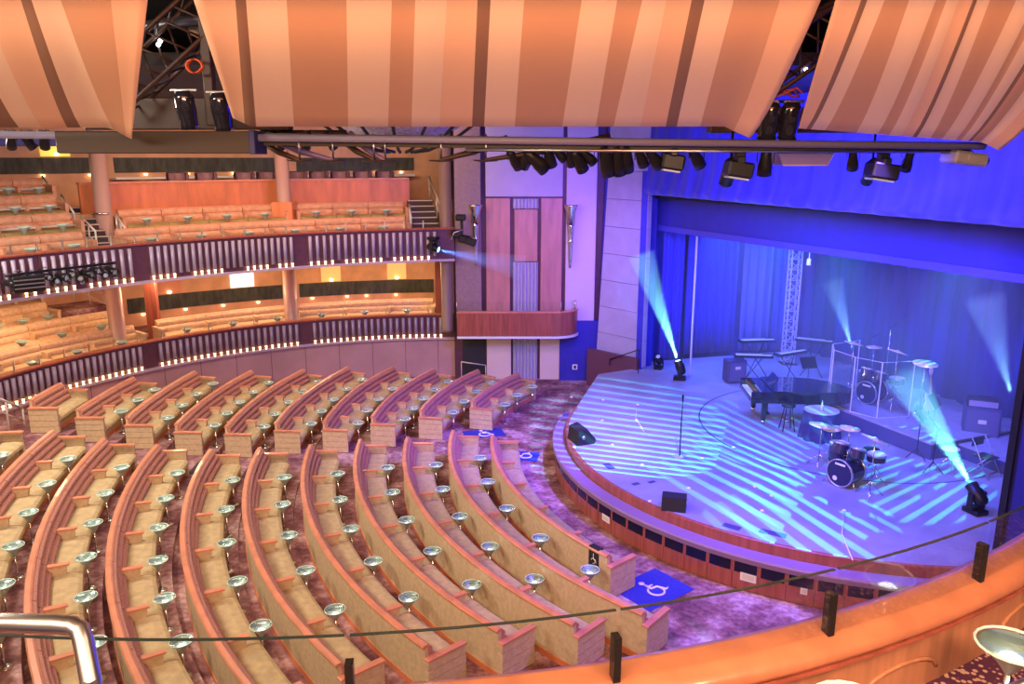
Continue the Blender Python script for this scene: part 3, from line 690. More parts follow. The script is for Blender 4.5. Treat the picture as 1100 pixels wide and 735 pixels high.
gl = gm.build('glass_pane', GLASS, bx)
for i in (0, 2, 5, 7): MB().tube([(path[i][0], path[i][1]+.04, zb1), (path[i][0], path[i][1]+.04, zb1+.34)], .02).build('post', STEEL, bx)
# sconces: chrome torches
def sconce(u, v0, v1, label):
    z0 = Zf(v1, YF-.3, u); z1 = Zf(v0, YF-.3, u); x = X(u, (z0+z1)/2, YF-.3); h = z1-z0; M = T(x, YF-.28, z0)
    th = thing('torch_sconce', label, 'sconce', (x, YF-.28, z0), 'torch sconces')
    MB().lathe([(0, 0), (.05, .03), (.065, h*.1), (.085, h*.38), (.11, h*.4), (.095, h*.43), (.12, h*.66), (.14, h*.7)], 16, M).build('stem', CHROME, th)
    MB().lathe([(.14, h*.7), (.165, h*.88), (.25, h*.98), (.26, h), (.2, h*.985), (.13, h*.9), (0, h*.88)], 16, M).build('cup', CHROME, th)
    for q in (.4, .7): MB().box((-.03, 0, h*q), (.03, .24, h*q+.06), M).build('bracket', STEEL, th)
sconce(511, 220, 286, 'long chrome torch sconce on the taupe pilaster beside the speaker cluster')
sconce(613, 220, 288, 'long chrome torch sconce on the lilac pilaster nearer the stage')
# plaster return next to the stage: stone-like blocks, leaning edge
PA = Vector((4.45, 26.2, 0)); PBt = Vector((3.35, 27.9, 0)); PBb = Vector((3.0, 27.75, 0))
rt = thing('stone_panel', 'tall lilac-white jointed stone panel beside the stage opening', 'panel', (3.7, 27, 0))
d = (PBb-PA); nrm = Vector((d.y, -d.x, 0)).normalized()
if nrm.y > 0: nrm = -nrm
nz = 9
for i in range(nz):
    z0 = 1.0+i*.94; z1 = z0+.925
    w0 = PBb+(PBt-PBb)*min(1, z0/8); w1 = PBb+(PBt-PBb)*min(1, z1/8)
    vs = []
    for off in (0, -.2):
        for q, z in ((PA, z0), (w0, z0), (w1, z1), (PA, z1)): vs.append((q.x+nrm.x*off, q.y+nrm.y*off, z))
    MB().add(vs, [(0, 1, 2, 3), (7, 6, 5, 4), (0, 4, 5, 1), (1, 5, 6, 2), (2, 6, 7, 3), (3, 7, 4, 0)]).build('block', CONC, rt)
struct(MB().add([(PA.x+.03, PA.y+.25, 0), (3.1, 28.0, 0), (3.1, 28.3, 0), (PA.x+.4, PA.y+.5, 0), (PA.x+.03, PA.y+.25, 9.5), (3.3, 28.0, 9.5), (3.3, 28.3, 9.5), (PA.x+.4, PA.y+.5, 9.5)], [(0, 1, 5, 4), (1, 2, 6, 5), (2, 3, 7, 6), (3, 0, 4, 7), (4, 5, 6, 7)]).build('wall_stage_return', NAVY))
tag(MB().add([(2.7, 27.6, 0), (4.25, 26.05, 0), (4.25, 26.05, 1.35), (2.7, 27.6, 1.35), (2.8, 27.7, 0), (4.35, 26.15, 0), (4.35, 26.15, 1.35), (2.8, 27.7, 1.35)], [(0, 1, 2, 3), (7, 6, 5, 4), (0, 4, 5, 1), (3, 2, 6, 7), (1, 5, 6, 2), (0, 3, 7, 4)]).build('wood_dado', mat('dark_dado', (.13, .05, .08), .4)), 'purple-lit wood dado under the jointed stone panel', 'panel')
A_ = at(655, 392, .95); B_ = at(682, 378, 1.15)
handrail([tuple(A_+Vector((0, 0, .2))), (4.2, 25.7, 1.75), (4.3, 25.7, 1.75)], 'slim dark handrail in front of the stone panel at the stage side', [((4.25, 25.7, .9), (4.25, 25.7, 1.75)), (tuple(A_), tuple(A_+Vector((0, 0, .2))))], .018, BLACK)

# ================================================================== STAGE
SC = Vector((8.3, 19.56, 0)); ZD = .95
N = Vector((.949, .316, 0)); Tn = Vector((-.316, .949, 0))     # upstage, and along the proscenium to the left
F0 = Vector((4.42, 26.2, 0)); F1 = Vector((8.75, 13.1, 0))
def sp(a, r): return (SC.x+r*cos(radians(a)), SC.y+r*sin(radians(a)))
rin = lambda a: 6.86
def deckpoly(dr):
    P_ = [sp(a, rin(a)+dr) for a in range(160, 272, 3)]
    P_ += [(9.2, SC.y-rin(270)-dr*1.0)]
    P_ += [(14, 11.6), (19, 15), (14.5, 30), (4.9, 27.3), (4.4, 26.35), (2.9, 25.6)]
    return P_
struct(MB().prism(deckpoly(0), .05, ZD).build('floor_stage_deck', DECK))
ar = [(a, rin(a)) for a in range(158, 276, 3)]
def stage_ring(prof, a0=159, a1=274):
    fr = []
    for i in range(int((a1-a0)/2.5)+1):
        a = a0+2.5*i; t = radians(a); d = Vector((cos(t), sin(t), 0)); fr.append((Vector((SC.x, SC.y, 0))+d*rin(a), -d, Zv))
    return MB().sweep(prof, fr)
st = thing('stage_front', 'curved red-brown wooden stage front with lilac ledge and dark windows', 'stage front', (SC.x-7, SC.y, 0))
stage_ring([(-.03, .05), (-.03, ZD-.01), (-.0, ZD+.006), (.05, ZD+.006), (.05, .05)]).build('riser', WOODR, st)
stage_ring([(-.04, .6), (-.04, .74), (-.36, .74), (-.38, .70), (-.36, .6)]).build('ledge', mat('plum_ledge', (.27, .17, .3), .4), st)
stage_ring([(-.04, .02), (-.04, .62), (-.3, .62), (-.3, .02)]).build('skirt', WOODR, st)
stage_ring([(-.24, .0), (-.24, .05), (-.27, .05), (-.27, .0)]).build('toe_kick', BLACKM, st)
k = 0
for a in range(163, 274, 4):
    if k > 40: break
    def ff(q): t = radians(q); d = Vector((cos(t), sin(t), 0)); return (Vector((SC.x, SC.y, 0))+d*rin(q), -d, Zv)
    MB().sweep([(-.295, .36), (-.295, .58), (-.31, .58), (-.31, .36)], [ff(a+.3), ff(a+2), ff(a+3.7)]).build('vent_window', mat('dark_vent_glass', (.01, .01, .03), .25), st)
    MB().sweep([(-.295, .03), (-.295, .36), (-.303, .36), (-.303, .03)], [ff(a-.04), ff(a+.04)]).build('panel_joint', DARKP, st)
    k += 1
def stage_plate(u, v, w_, h_, label, m=WHITE):
    # a plate on the skirt: solve the angle
    best = None
    for i in range(160*4, 272*4):
        a = i/4; r = rin(a)+.31; p = (SC.x+r*cos(radians(a)), SC.y+r*sin(radians(a)), .3); e = abs(uv(p)[0]-u)
        if best is None or e < best[0]: best = (e, a)
    a = best[1]; q = w_/2/7.2*57.3; t = thing('wall_plate', label, 'wall plate', (SC.x+7.27*cos(radians(a)), SC.y+7.27*sin(radians(a)), .2))
    fr = []
    for x in (a-q, a+q):
        tt = radians(x); d = Vector((cos(tt), sin(tt), 0)); fr.append((Vector((SC.x, SC.y, 0))+d*(rin(x)+.3), -d, Zv))
    MB().sweep([(0, .3-h_/2), (0, .3+h_/2), (-.02, .3+h_/2), (-.02, .3-h_/2)], fr).build('plate', m, t)
    fr2 = [(o+(fr[1][0]-fr[0][0])*(.15 if i == 0 else -.15), p_, q_) for i, (o, p_, q_) in enumerate(fr)]
    MB().sweep([(-.02, .3-h_*.3), (-.02, .3+h_*.3), (-.024, .3+h_*.3), (-.024, .3-h_*.3)], fr2).build('insert', IVORY, t)
stage_plate(651, 546, .26, .15, 'white plate on the stage front, below the second wedge speaker side')
stage_plate(803, 612, .3, .16, 'white plate on the stage front, toward the near end')
stage_plate(863, 640, .12, .12, 'small white socket on the stage front nearest the glass rail')
# turntable seam and deck details
tc = at(850, 470, ZD)
TC = Vector((9.6, 19.0, 0)); 
def ringline(c, r, w_, a0, a1, m, name, label):
    vs = []; fs_ = []; n = 60
    for i in range(n+1):
        t = radians(a0+(a1-a0)*i/n)
        for rr in (r-w_, r+w_): vs.append((c.x+rr*cos(t), c.y+rr*sin(t), ZD+.001)); vs.append((c.x+rr*cos(t), c.y+rr*sin(t), ZD+.004))
    for i in range(n):
        b = i*4; fs_ += [(b+1, b+3, b+7, b+5), (b, b+1, b+5, b+4), (b+2, b+6, b+7, b+3)]
    tag(MB().add(vs, fs_).build(name, m), label, 'floor seam')
pts = [at(u, v, ZD) for u, v in [(795, 420), (753, 437), (758, 462), (790, 482), (850, 503)]]
# circle through the first, middle, last
def circ(a, b, c):
    d = 2*(a.x*(b.y-c.y)+b.x*(c.y-a.y)+c.x*(a.y-b.y)); A = a.x**2+a.y**2; B = b.x**2+b.y**2; C = c.x**2+c.y**2
    return Vector(((A*(b.y-c.y)+B*(c.y-a.y)+C*(a.y-b.y))/d, (A*(c.x-b.x)+B*(a.x-c.x)+C*(b.x-a.x))/d, 0))
TCc = circ(pts[0], pts[2], pts[4]); TR = (pts[2].xy-TCc.xy).length
ringline(TCc, TR, .018, 0, 360, mat('dark_seam', (.05, .04, .12), .6), 'turntable_seam', 'round dark seam of the turntable let into the stage deck')
for u, v, w_ in [(608, 446, .3), (654, 501, .35), (683, 520, .12), (830, 573, .5), (786, 566, .35), (700, 518, .1)]:
    p = at(u, v, ZD); a = atan2(p.y-SC.y, p.x-SC.x)+pi/2
    tag(MB().bbox((-w_/2, -.09, .0), (w_/2, .09, .006), .003, T(*p) @ RZ(a)).build('floor_hatch', mat('dark_hatch', (.08, .08, .2), .5)), 'dark rectangular hatch in the deck near the stage edge, at its %s' % {608: 'far left', 654: 'left', 683: 'left, a small one', 830: 'near end, the largest', 786: 'near end, second largest', 700: 'left, smallest'}[u], 'floor hatch', 'deck hatches')
for i, (u, v) in enumerate([(614, 427), (648, 430), (685, 435), (684, 452), (647, 452), (658, 478), (690, 500), (698, 539), (754, 493), (788, 481), (811, 523), (829, 533), (819, 549), (907, 549), (617, 481), (740, 525)]):
    p = at(u, v, ZD)
    o = MB().lathe([(0, 0), (.045, 0), (.04, .02), (.02, .03), (0, .03)], 10).build('deck_marker', mat('white_marker', (.9, .9, .95), .5)); o.location = p
    tag(o, 'tiny white deck marker on the open stage floor, %s' % (ORD[i]+' from the far edge'), 'marker', 'white deck markers')

# ---- proscenium: header, drapes, jambs
def wavy(name, A, B, z0, z1, m, amp, waves, label, cat='drape', thick=.05, sag=0, nseg=None, ph=0, group=None, parent=None):
    n = nseg or int(waves*8); vs = []; fs_ = []; A = Vector(A); B = Vector(B); d = (B-A).normalized(); nr = Vector((d.y, -d.x, 0))
    rows = 4
    for i in range(n+1):
        t = i/n; q = A+(B-A)*t; w_ = amp*(sin(2*pi*waves*t+ph)+.35*sin(2*pi*waves*2.3*t+1))
        for j in range(rows+1):
            z = z0+(z1-z0)*j/rows; f_ = 1-.35*j/rows
            p1 = q+nr*(w_*f_); vs.append((p1.x, p1.y, z))
        for j in range(rows, -1, -1):
            z = z0+(z1-z0)*j/rows; f_ = 1-.35*j/rows
            p1 = q+nr*(w_*f_-thick); vs.append((p1.x, p1.y, z))
    k = 2*(rows+1)
    for i in range(n):
        for j in range(k): j2 = (j+1) % k; fs_.append((i*k+j, (i+1)*k+j, (i+1)*k+j2, i*k+j2))
    o = MB().add(vs, fs_, None, 0, True).build(name, m)
    if cat: tag(o, label, cat, group)
    return o
# rounded velvet pelmet, ribbed
lam = thing('pelmet', 'deep royal blue pleated pelmet across the top of the stage opening', 'pelmet', (6.5, 19.6, 6.8))
n = 150; vs = []; fs_ = []
E0 = F0+Tn*.0; E1 = F1-Tn*3.0
prof = [(-.05, 6.85), (-.16, 6.9), (-.2, 7.0), (-.12, 7.15), (-.05, 7.5), (.0, 8.4), (.05, 9.48), (.2, 9.48), (.2, 6.9)]
for i in range(n+1):
    t = i/n; q = E0+(E1-E0)*t; w_ = .035*sin(t*150)+.02*sin(t*67+1)
    for p_, z in prof:
        s_ = w_ if z < 9.4 and p_ < .1 else 0
        o = q+N*(p_+s_); vs.append((o.x, o.y, z))
k = len(prof)
for i in range(n):
    for j in range(k): j2 = (j+1) % k; fs_.append((i*k+j, i*k+j2, (i+1)*k+j2, (i+1)*k+j))
MB().add(vs, fs_, None, 0, True).build('pleated_cloth', BLUEDR, lam)
H0 = Vector((5.0, 27.3, 0)); H1 = Vector((10.1, 15.5, 0)); Hd = (H1-H0).normalized()
He = H1+Hd*2.2; Hs = H0-Hd*.1
hn = Vector((-Hd.y, Hd.x, 0)); hn = hn if hn.x > 0 else -hn
def hslab(z0, z1, t0, t1, name, m):
    a, b = Hs, He
    vs = [(q.x+hn.x*t, q.y+hn.y*t, z) for z in (z0, z1) for q, t in ((a, t0), (b, t0), (b, t1), (a, t1))]
    return MB().add(vs, [(3, 2, 1, 0), (4, 5, 6, 7), (0, 1, 5, 4), (1, 2, 6, 5), (2, 3, 7, 6), (3, 0, 4, 7)]).build(name, m)
struct(hslab(5.62, 7.6, 0, .3, 'wall_proscenium_header', NAVY))
tag(hslab(5.6, 5.78, -.08, 0.02, 'header_lip', mat('blue_lip', (.08, .07, .5), .5)), 'thin bright blue lip along the bottom of the proscenium header', 'trim')
tag(hslab(6.72, 6.78, -.5, 0.05, 'header_shadow_bar', BLACKM), 'black strip of painted shade under the pleated pelmet', 'bar')  # matt black strip put in for the shade below the pelmet
def jamb(A, B, z0, z1, t, name, m):
    d = (B-A).normalized(); nr = Vector((d.y, -d.x, 0))
    vs = [(q.x+nr.x*s_, q.y+nr.y*s_, z) for z in (z0, z1) for q, s_ in ((A, 0), (B, 0), (B, t), (A, t))]
    return MB().add(vs, [(3, 2, 1, 0), (4, 5, 6, 7), (0, 1, 5, 4), (1, 2, 6, 5), (2, 3, 7, 6), (3, 0, 4, 7)]).build(name, m)
struct(jamb(F0+Vector((.0, .0, 0)), H0+Vector((.05, .1, 0)), ZD, 7.6, -.2, 'wall_proscenium_left', NAVY))
struct(jamb(F1, F1-Tn*5+Vector((.6, 0, 0)), 0, 9.5, -.5, 'wall_proscenium_right', NAVYD))
tag(jamb(F1+Vector((-.02, .02, 0)), F1-Tn*.12+Vector((-.02, 0, 0)), ZD, 7, .03, 'jamb_strip', BLACK), 'black vertical edge strip on the right proscenium wall', 'trim')
# back and side drapes
Bq = Vector((13.9, 20.6, 0))
DRB = mat('backdrop_blue', (.015, .035, .27), .8, var=.5, scale=.9, stretch=(2.5, 2.5, .25))
wavy('backdrop_curtain', Bq-Tn*7, Bq+Tn*8.6, ZD, 8.5, DRB, .09, 26, 'long dark blue pleated curtain across the back of the stage', 'curtain')
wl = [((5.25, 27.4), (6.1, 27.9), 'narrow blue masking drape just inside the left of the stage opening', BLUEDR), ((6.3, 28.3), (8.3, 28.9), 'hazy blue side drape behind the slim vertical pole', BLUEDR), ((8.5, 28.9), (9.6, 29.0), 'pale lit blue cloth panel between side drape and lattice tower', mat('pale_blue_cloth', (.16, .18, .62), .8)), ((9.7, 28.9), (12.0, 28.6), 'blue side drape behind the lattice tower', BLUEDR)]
for i, (a, b, l, mm) in enumerate(wl):
    wavy('side_drape', (*a, 0), (*b, 0), ZD, 8.5, mm, .06, 6 if i != 2 else 3, l, group='side drapes')
struct(MB().box((4.8, 29.6, 0), (22, 29.8, 11)).build('wall_stage_side', NAVY))
# slim pole and lattice tower
pb = at(741, 404, ZD); 
tag(MB().tube([tuple(pb), (pb.x, pb.y, 6.2)], .035).build('vertical_pole', mat('white_pole', (.8, .8, .9), .4)), 'slim white vertical pole at the left of the stage', 'pole')
tp = at(872, 385, ZD); tp = Vector((9.7, 27.0, ZD))
tw = thing('lattice_tower', 'silver lattice truss tower standing at the back of the stage', 'truss', tuple(tp))
w_ = .17
cs = [(w_, w_), (-w_, w_), (-w_, -w_), (w_, -w_)]
for dx, dy in cs: MB().tube([(tp.x+dx, tp.y+dy, ZD), (tp.x+dx, tp.y+dy, 7.6)], .028, 6).build('chord', mat('bright_truss', (.8, .8, .9), .4), tw)
m = MB()
for i in range(18):
    z = ZD+.1+i*.36
    for q in range(4):
        a, b = cs[q], cs[(q+1) % 4]; m.tube([(tp.x+a[0], tp.y+a[1], z), (tp.x+b[0], tp.y+b[1], z+.36)], .014, 5); m.tube([(tp.x+a[0], tp.y+a[1], z), (tp.x+b[0], tp.y+b[1], z)], .014, 5)
m.build('lacing', mat('bright_truss', (.8, .8, .9), .4), tw)
MB().box((-.25, -.25, 0), (.25, .25, .03), T(*tp)).build('base_plate', BLACK, tw)
tag(MB().tube([(tp.x+.12, tp.y-.9, 4.55), (tp.x+.12, tp.y-.9, 4.75), (tp.x+.12, tp.y-.9, 4.77), (tp.x+.12, tp.y-.9, 9.5)], [.07, .07, .012, .012]).build('hanging_lamp', mat('lit_small', (1, 1, 1), .4, emit=(.6, .7, 1), es=1)), 'small bright lamp beside the lattice tower', 'lamp')

# ---- moving head fixture
def moving_head(loc, d, s, label, lens=LAMPC, up=(0, 0, 1), group=None, base_up=True, name='moving_head_light'):
    loc = Vector(loc); th = thing(name, label, 'stage light', tuple(loc), group)
    sg = 1 if base_up else -1
    d = Vector(d).normalized(); yaw = atan2(d.y, d.x); M = Matrix.Translation(loc) @ RZ(yaw) @ Matrix.Diagonal((s, s, s*sg, 1))
    MB().bbox((-.2, -.17, 0), (.2, .17, .11), .02, M).build('base', BLACK, th)
    y = MB(); y.bbox((-.09, -.2, .11), (.09, .2, .17), .02, M); y.bbox((-.07, -.21, .15), (.07, -.165, .48), .02, M); y.bbox((-.07, .165, .15), (.07, .21, .48), .02, M)
    y.build('yoke', BLACK, th)
    c = loc+Vector((0, 0, .42*s*sg)); H_ = aim(c, d) @ Matrix.Scale(s, 4)
    h = MB().lathe([(0, -.24), (.1, -.24), (.14, -.18), (.155, 0), (.15, .08), (.13, .12), (.135, .24), (.125, .25), (.115, .22), (.1, .2), (0, .2)], 16, H_).build('head', BLACK, th)
    sub(MB().lathe([(0, .205), (.105, .205), (.09, .225), (0, .235)], 16, H_), 'lens', lens, h, th)
    return c+d*.24*s
def par_can(loc, d, s, label, lens, group, z_hang=None):
    loc = Vector(loc); th = thing('spotlight', label, 'stage light', tuple(loc), group); d = Vector(d).normalized(); H_ = aim(loc, d) @ Matrix.Scale(s, 4)
    h = MB().lathe([(0, -.3), (.05, -.3), (.09, -.24), (.1, -.1), (.13, .05), (.135, .22), (.125, .22), (.11, .12), (0, .1)], 14, H_).build('can', BLACK, th)
    sub(MB().lathe([(0, .12), (.11, .12), (.09, .14), (0, .15)], 14, H_), 'lens', lens, h, th)
    yk = MB(); yk.tube([loc+Vector((.15*s, 0, 0)), loc+Vector((.15*s, 0, .3*s)), loc+Vector((-.15*s, 0, .3*s)), loc+Vector((-.15*s, 0, 0))], .012*s, 6, smooth=False); yk.build('yoke', BLACK, th)
    c = MB(); c.bbox((-.03*s, -.03*s, .3*s), (.03*s, .03*s, (z_hang-loc.z) if z_hang else .42*s), .005, Matrix.Translation(loc)); c.build('clamp', STEEL, th)

ml = at(730, 408, ZD); L1 = moving_head(ml, atY(695, 292, 25.2)-Vector((ml.x, ml.y, 1.4)), 1.0, 'moving head light on the deck at the left throwing a cyan beam upward', LAMPC, group='floor moving heads')
mr = at(1047, 551, ZD); tgt2 = atY(985, 425, 16.6)
L2 = moving_head(mr, tgt2-Vector((mr.x, mr.y, 1.35)), .95, 'moving head light on the deck at the right throwing a cyan beam to the left', LAMPC, group='floor moving heads')
m3 = at(709, 399, ZD); moving_head(m3+Vector((0, .3, 0)), (-.3, -.6, .8), .8, 'unlit moving head light close to the left jamb', mat('dull_lens', (.5, .6, .7), .2), group='floor moving heads')
p3 = Vector((12.2, 21.9, 2.3)); 

# ---- wedge monitors
def wedge(p, yaw, label, s=1):
    th = thing('wedge_monitor', label, 'speaker', tuple(p), 'floor wedge speakers'); M = Matrix.Translation(p) @ RZ(yaw) @ Matrix.Scale(s, 4)
    # side profile in x-z; grille faces +x up
    pr = [(-.24, 0), (.24, 0), (.28, .1), (.02, .42), (-.2, .36)]
    vs = [(x, -.3, z) for x, z in pr]+[(x, .3, z) for x, z in pr]; k = 5
    MB().add(vs, [tuple(range(5)), tuple(reversed(range(5, 10)))]+[(i, i+5, (i+1) % 5+5, (i+1) % 5) for i in range(5)], M).build('cabinet', BLACKM, th)
    g = [(.275, .115), (.035, .405)]; nx, nz_ = .78, .62
    vs = [(g[0][0]+nx*.012, -.27, g[0][1]+nz_*.012), (g[0][0]+nx*.012, .27, g[0][1]+nz_*.012), (g[1][0]+nx*.012, .27, g[1][1]+nz_*.012), (g[1][0]+nx*.012, -.27, g[1][1]+nz_*.012)]
    vs += [(x-nx*.03, y, z-nz_*.03) for x, y, z in vs]
    MB().add(vs, [(0, 1, 2, 3), (7, 6, 5, 4), (0, 4, 5, 1), (1, 5, 6, 2), (2, 6, 7, 3), (3, 7, 4, 0)], M).build('grille', mat('grey_grille', (.10, .10, .14), .5), th)
    MB().lathe([(0, 0), (.05, 0), (.05, .01), (0, .01)], 12, M @ T(-.06, -.303, .2) @ RX(pi/2)).build('handle', STEEL, th)
wedge(at(624, 474, ZD), radians(20), 'black wedge monitor speaker at the left rim of the stage')
wedge(at(724, 546, ZD), radians(75), 'black wedge monitor speaker at the front rim of the stage', .82)
# mic stand
p = at(730, 491, ZD); ms = thing('microphone_stand', 'straight black microphone stand alone on the open stage floor', 'microphone stand', tuple(p))
MB().lathe([(0, 0), (.15, 0), (.15, .02), (.03, .035), (0, .035)], 20, T(*p)).build('base', mat('grey_cast_base', (.4, .4, .5), .4), ms)
MB().tube([p+Vector((0, 0, .03)), p+Vector((0, 0, .8)), p+Vector((.01, 0, 1.42))], [.016, .016, .011]).build('pole', BLACK, ms)
MB().lathe([(0, 0), (.016, 0), (.022, .1), (.028, .13), (.02, .17), (0, .18)], 10, Matrix.Translation(p+Vector((.01, 0, 1.4)))).build('microphone', BLACK, ms)
# hanging wire with markers, and wire near rim
for u0, v0, u1, v1, l in [(907, 549, 916, 602, 'thin white cable lying down the near part of the deck'), (684, 436, 692, 464, 'thin white cable lying on the left part of the deck')]:
    a = at(u0, v0, ZD+.01); b = at(u1, v1, ZD+.01); c = (a+b)/2+Vector((-.12, 0, 0))
    tag(MB().tube([a, c, b], .012, 6).build('cable', WHITE), l, 'cable')
# ================================================================== BAND EQUIPMENT
def drum_kit(p, yaw, s, where, cyms, head=True):
    M = Matrix.Translation(p) @ RZ(yaw) @ Matrix.Scale(s, 4)      # +x looks at the audience
    th = thing('drum_kit', 'dark %s' % where, 'drum kit', tuple(p), 'drum kits')
    B = M @ T(0, 0, .29) @ RY(pi/2)
    b = MB().lathe([(0, -.22), (.28, -.22), (.28, .22), (0, .22)], 28, B, False).build('bass_drum', DRUMB, th)
    sub(MB().lathe([(.265, .2), (.29, .2), (.29, .245), (.268, .245), (.265, .2)], 28, B), 'hoop', mat('chrome_hoop', (.55, .55, .65), .3, .8), b, th)
    sub(MB().lathe([(.265, -.2), (.29, -.2), (.29, -.245), (.268, -.245), (.265, -.2)], 28, B), 'hoop', mat('chrome_hoop', (.55, .55, .65)), b, th)
    sub(MB().lathe([(0, .224), (.264, .224), (.264, .23), (0, .23)], 28, B, False), 'front_head', mat('navy_head', (.02, .02, .08), .3), b, th)
    sub(MB().lathe([(0, .231), (.05, .231), (.05, .236), (0, .236)], 16, B @ T(.13, -.09, 0), False), 'port', DRUMH, b, th)
    sub(MB().box((-.2, -.11, .231), (-.16, .11, .236), B), 'name_band', WHITE, b, th)
    for q in (-1, 1): MB().tube([M @ Vector((.1, .2*q, .25)), M @ Vector((.22, .36*q, 0))], .012*s).build('spur', CHROME, th)
    def drum(x, y, z, r, h, tilt, nm):
        D = M @ T(x, y, z) @ RY(tilt)
        d = MB().lathe([(0, -h/2), (r, -h/2), (r, h/2), (0, h/2)], 22, D, False).build(nm, DRUMB, th)
        sub(MB().lathe([(0, h/2), (r*.97, h/2), (r*.97, h/2+.006), (0, h/2+.008)], 22, D, False), 'drum_head', DRUMH, d, th)
        sub(MB().lathe([(r*.98, h/2-.03), (r*1.05, h/2-.03), (r*1.05, h/2+.015), (r*.98, h/2+.015), (r*.98, h/2-.03)], 22, D), 'hoop', mat('chrome_hoop', (.55, .55, .65)), d, th)
    drum(.0, .2, .72, .14, .2, -.3, 'tom'); drum(.0, -.17, .72, .16, .22, -.3, 'tom')
    drum(-.5, -.5, .42, .2, .38, 0, 'floor_tom'); drum(-.5, .32, .56, .18, .14, 0, 'snare_drum')
    MB().tube([M @ Vector((0, 0, .5)), M @ Vector((0, 0, .72))], .014*s).build('tom_mount', CHROME, th)
    for x, y in ((-.36, -.42), (-.64, -.42), (-.5, -.7)): MB().tube([M @ Vector((x, y, .0)), M @ Vector((x, y, .4))], .01*s).build('leg', CHROME, th)
    sn = MB()
    for a in (0, 2.1, 4.2): sn.tube([M @ Vector((-.5, .32, .2)), M @ Vector((-.5+.25*cos(a), .32+.25*sin(a), 0))], .01*s, 6)
    sn.tube([M @ Vector((-.5, .32, .2)), M @ Vector((-.5, .32, .5))], .012*s); sn.build('snare_stand', CHROME, th)
    for (x, y, z, r, t) in cyms:
        cst = MB()
        for a in (.5, 2.6, 4.7): cst.tube([M @ Vector((x, y, .3)), M @ Vector((x+.28*cos(a), y+.28*sin(a), 0))], .01*s, 6)
        cst.tube([M @ Vector((x, y, .3)), M @ Vector((x, y, z))], .01*s)
        c = cst.build('cymbal_stand', CHROME, th)
        sub(MB().lathe([(0, .035), (.03, .03), (.05, .012), (r, -.015), (r, -.02), (.05, .004), (0, .01)], 28, M @ T(x, y, z) @ RY(t) @ RX(t*.5)), 'cymbal', GOLDC, c, th)
    st_ = MB().lathe([(0, .44), (.17, .44), (.18, .48), (.16, .53), (0, .54)], 18, M @ T(-.95, -.05, 0)).build('throne', BLACKM, th)
    m = MB(); m.tube([M @ Vector((-.95, -.05, .15)), M @ Vector((-.95, -.05, .45))], .015*s)
    for a in (0, 2.1, 4.2): m.tube([M @ Vector((-.95, -.05, .2)), M @ Vector((-.95+.24*cos(a), -.05+.24*sin(a), 0))], .01*s, 6)
    sub(m, 'throne_leg', CHROME, st_, th)
p = at(909, 524, ZD)
drum_kit(p+Vector((.05, .2, 0)), radians(215), 1.1, 'drum kit standing free at the front of the stage with three pale cymbals', [(.15, .62, 1.18, .27, -.35), (-.35, -.85, .95, .26, -.12), (-.9, -.55, .86, .22, -.05), (-.75, -.85, .8, .2, .1)])
# riser
Ra = at(897, 437, ZD+.42); Rb = at(986, 471, ZD+.42)
rd = (Rb-Ra); rd.z = 0; rl = rd.length; rdn = rd.normalized(); rn = Vector((-rdn.y, rdn.x, 0)); rn = rn if rn.x > 0 else -rn
MR = Matrix((( -rdn.x*-1, rn.x, 0, Ra.x), (rdn.y, rn.y, 0, Ra.y), (0, 0, 1, ZD), (0, 0, 0, 1)))
rs = thing('band_riser', 'low dark blue platform riser carrying the screened drum kit', 'platform', (Ra.x, Ra.y, ZD))
MB().bbox((-1.1, 0, 0), (rl+.4, 2.7, .38), .01, MR).build('skirt', mat('riser_skirt', (.06, .06, .22), .7), rs)
MB().bbox((-1.13, -.03, .38), (rl+.43, 2.73, .42), .01, MR).build('deck', mat('riser_deck', (.33, .31, .42), .6, var=.1), rs)
rs2 = thing('band_riser', 'second low platform at the right behind the lit haze, carrying the guitar', 'platform', tuple(MR @ Vector((rl+.6, .9, 0))))
MB().bbox((rl+.5, .8, 0), (rl+2.6, 3.0, .3), .01, MR).build('skirt', mat('riser_skirt', (.06, .06, .22)), rs2)
MB().bbox((rl+.48, .78, .3), (rl+2.62, 3.02, .34), .01, MR).build('deck', mat('riser_deck', (.33, .31, .42)), rs2)
kc = MR @ Vector((.1, 1.3, .42))
drum_kit(kc+Vector((-.1, 0, 0)), radians(212), 1.12, 'drum kit on the riser behind the clear screens', [(.1, .62, 1.45, .24, -.25), (-.2, -.75, 1.35, .24, -.2), (-.85, -.6, 1.2, .2, 0)])
# clear screens
sc = thing('drum_screen', 'folding clear acrylic screen with pale edges around the riser drum kit', 'screen', tuple(MR @ Vector((1.2, .2, .42))))
pts = [(-1.0, 1.7), (-.9, .6), (-.35, .12), (.5, .04), (1.2, .25), (1.4, 1.15)]
EDGE = mat('acrylic_edge', (.7, .72, .85), .3)
for i in range(5):
    a = MR @ Vector((*pts[i], .43)); b = MR @ Vector((*pts[i+1], .43)); d = (b-a); d.z = 0; dn = d.normalized(); nr = Vector((dn.y, -dn.x, 0))*.006
    h = 1.5
    vs = [a+dn*.02-nr, b-dn*.02-nr, b-dn*.02+nr, a+dn*.02+nr]; vs = vs+[v+Vector((0, 0, h)) for v in vs]
    pn = MB().add(vs, [(3, 2, 1, 0), (4, 5, 6, 7), (0, 1, 5, 4), (1, 2, 6, 5), (2, 3, 7, 6), (3, 0, 4, 7)]).build('clear_panel', GLASS, sc)
    sub(MB().tube([a, a+Vector((0, 0, h)), b+Vector((0, 0, h)), b, a], .016, 6, smooth=False), 'edge_strip', EDGE, pn, sc)
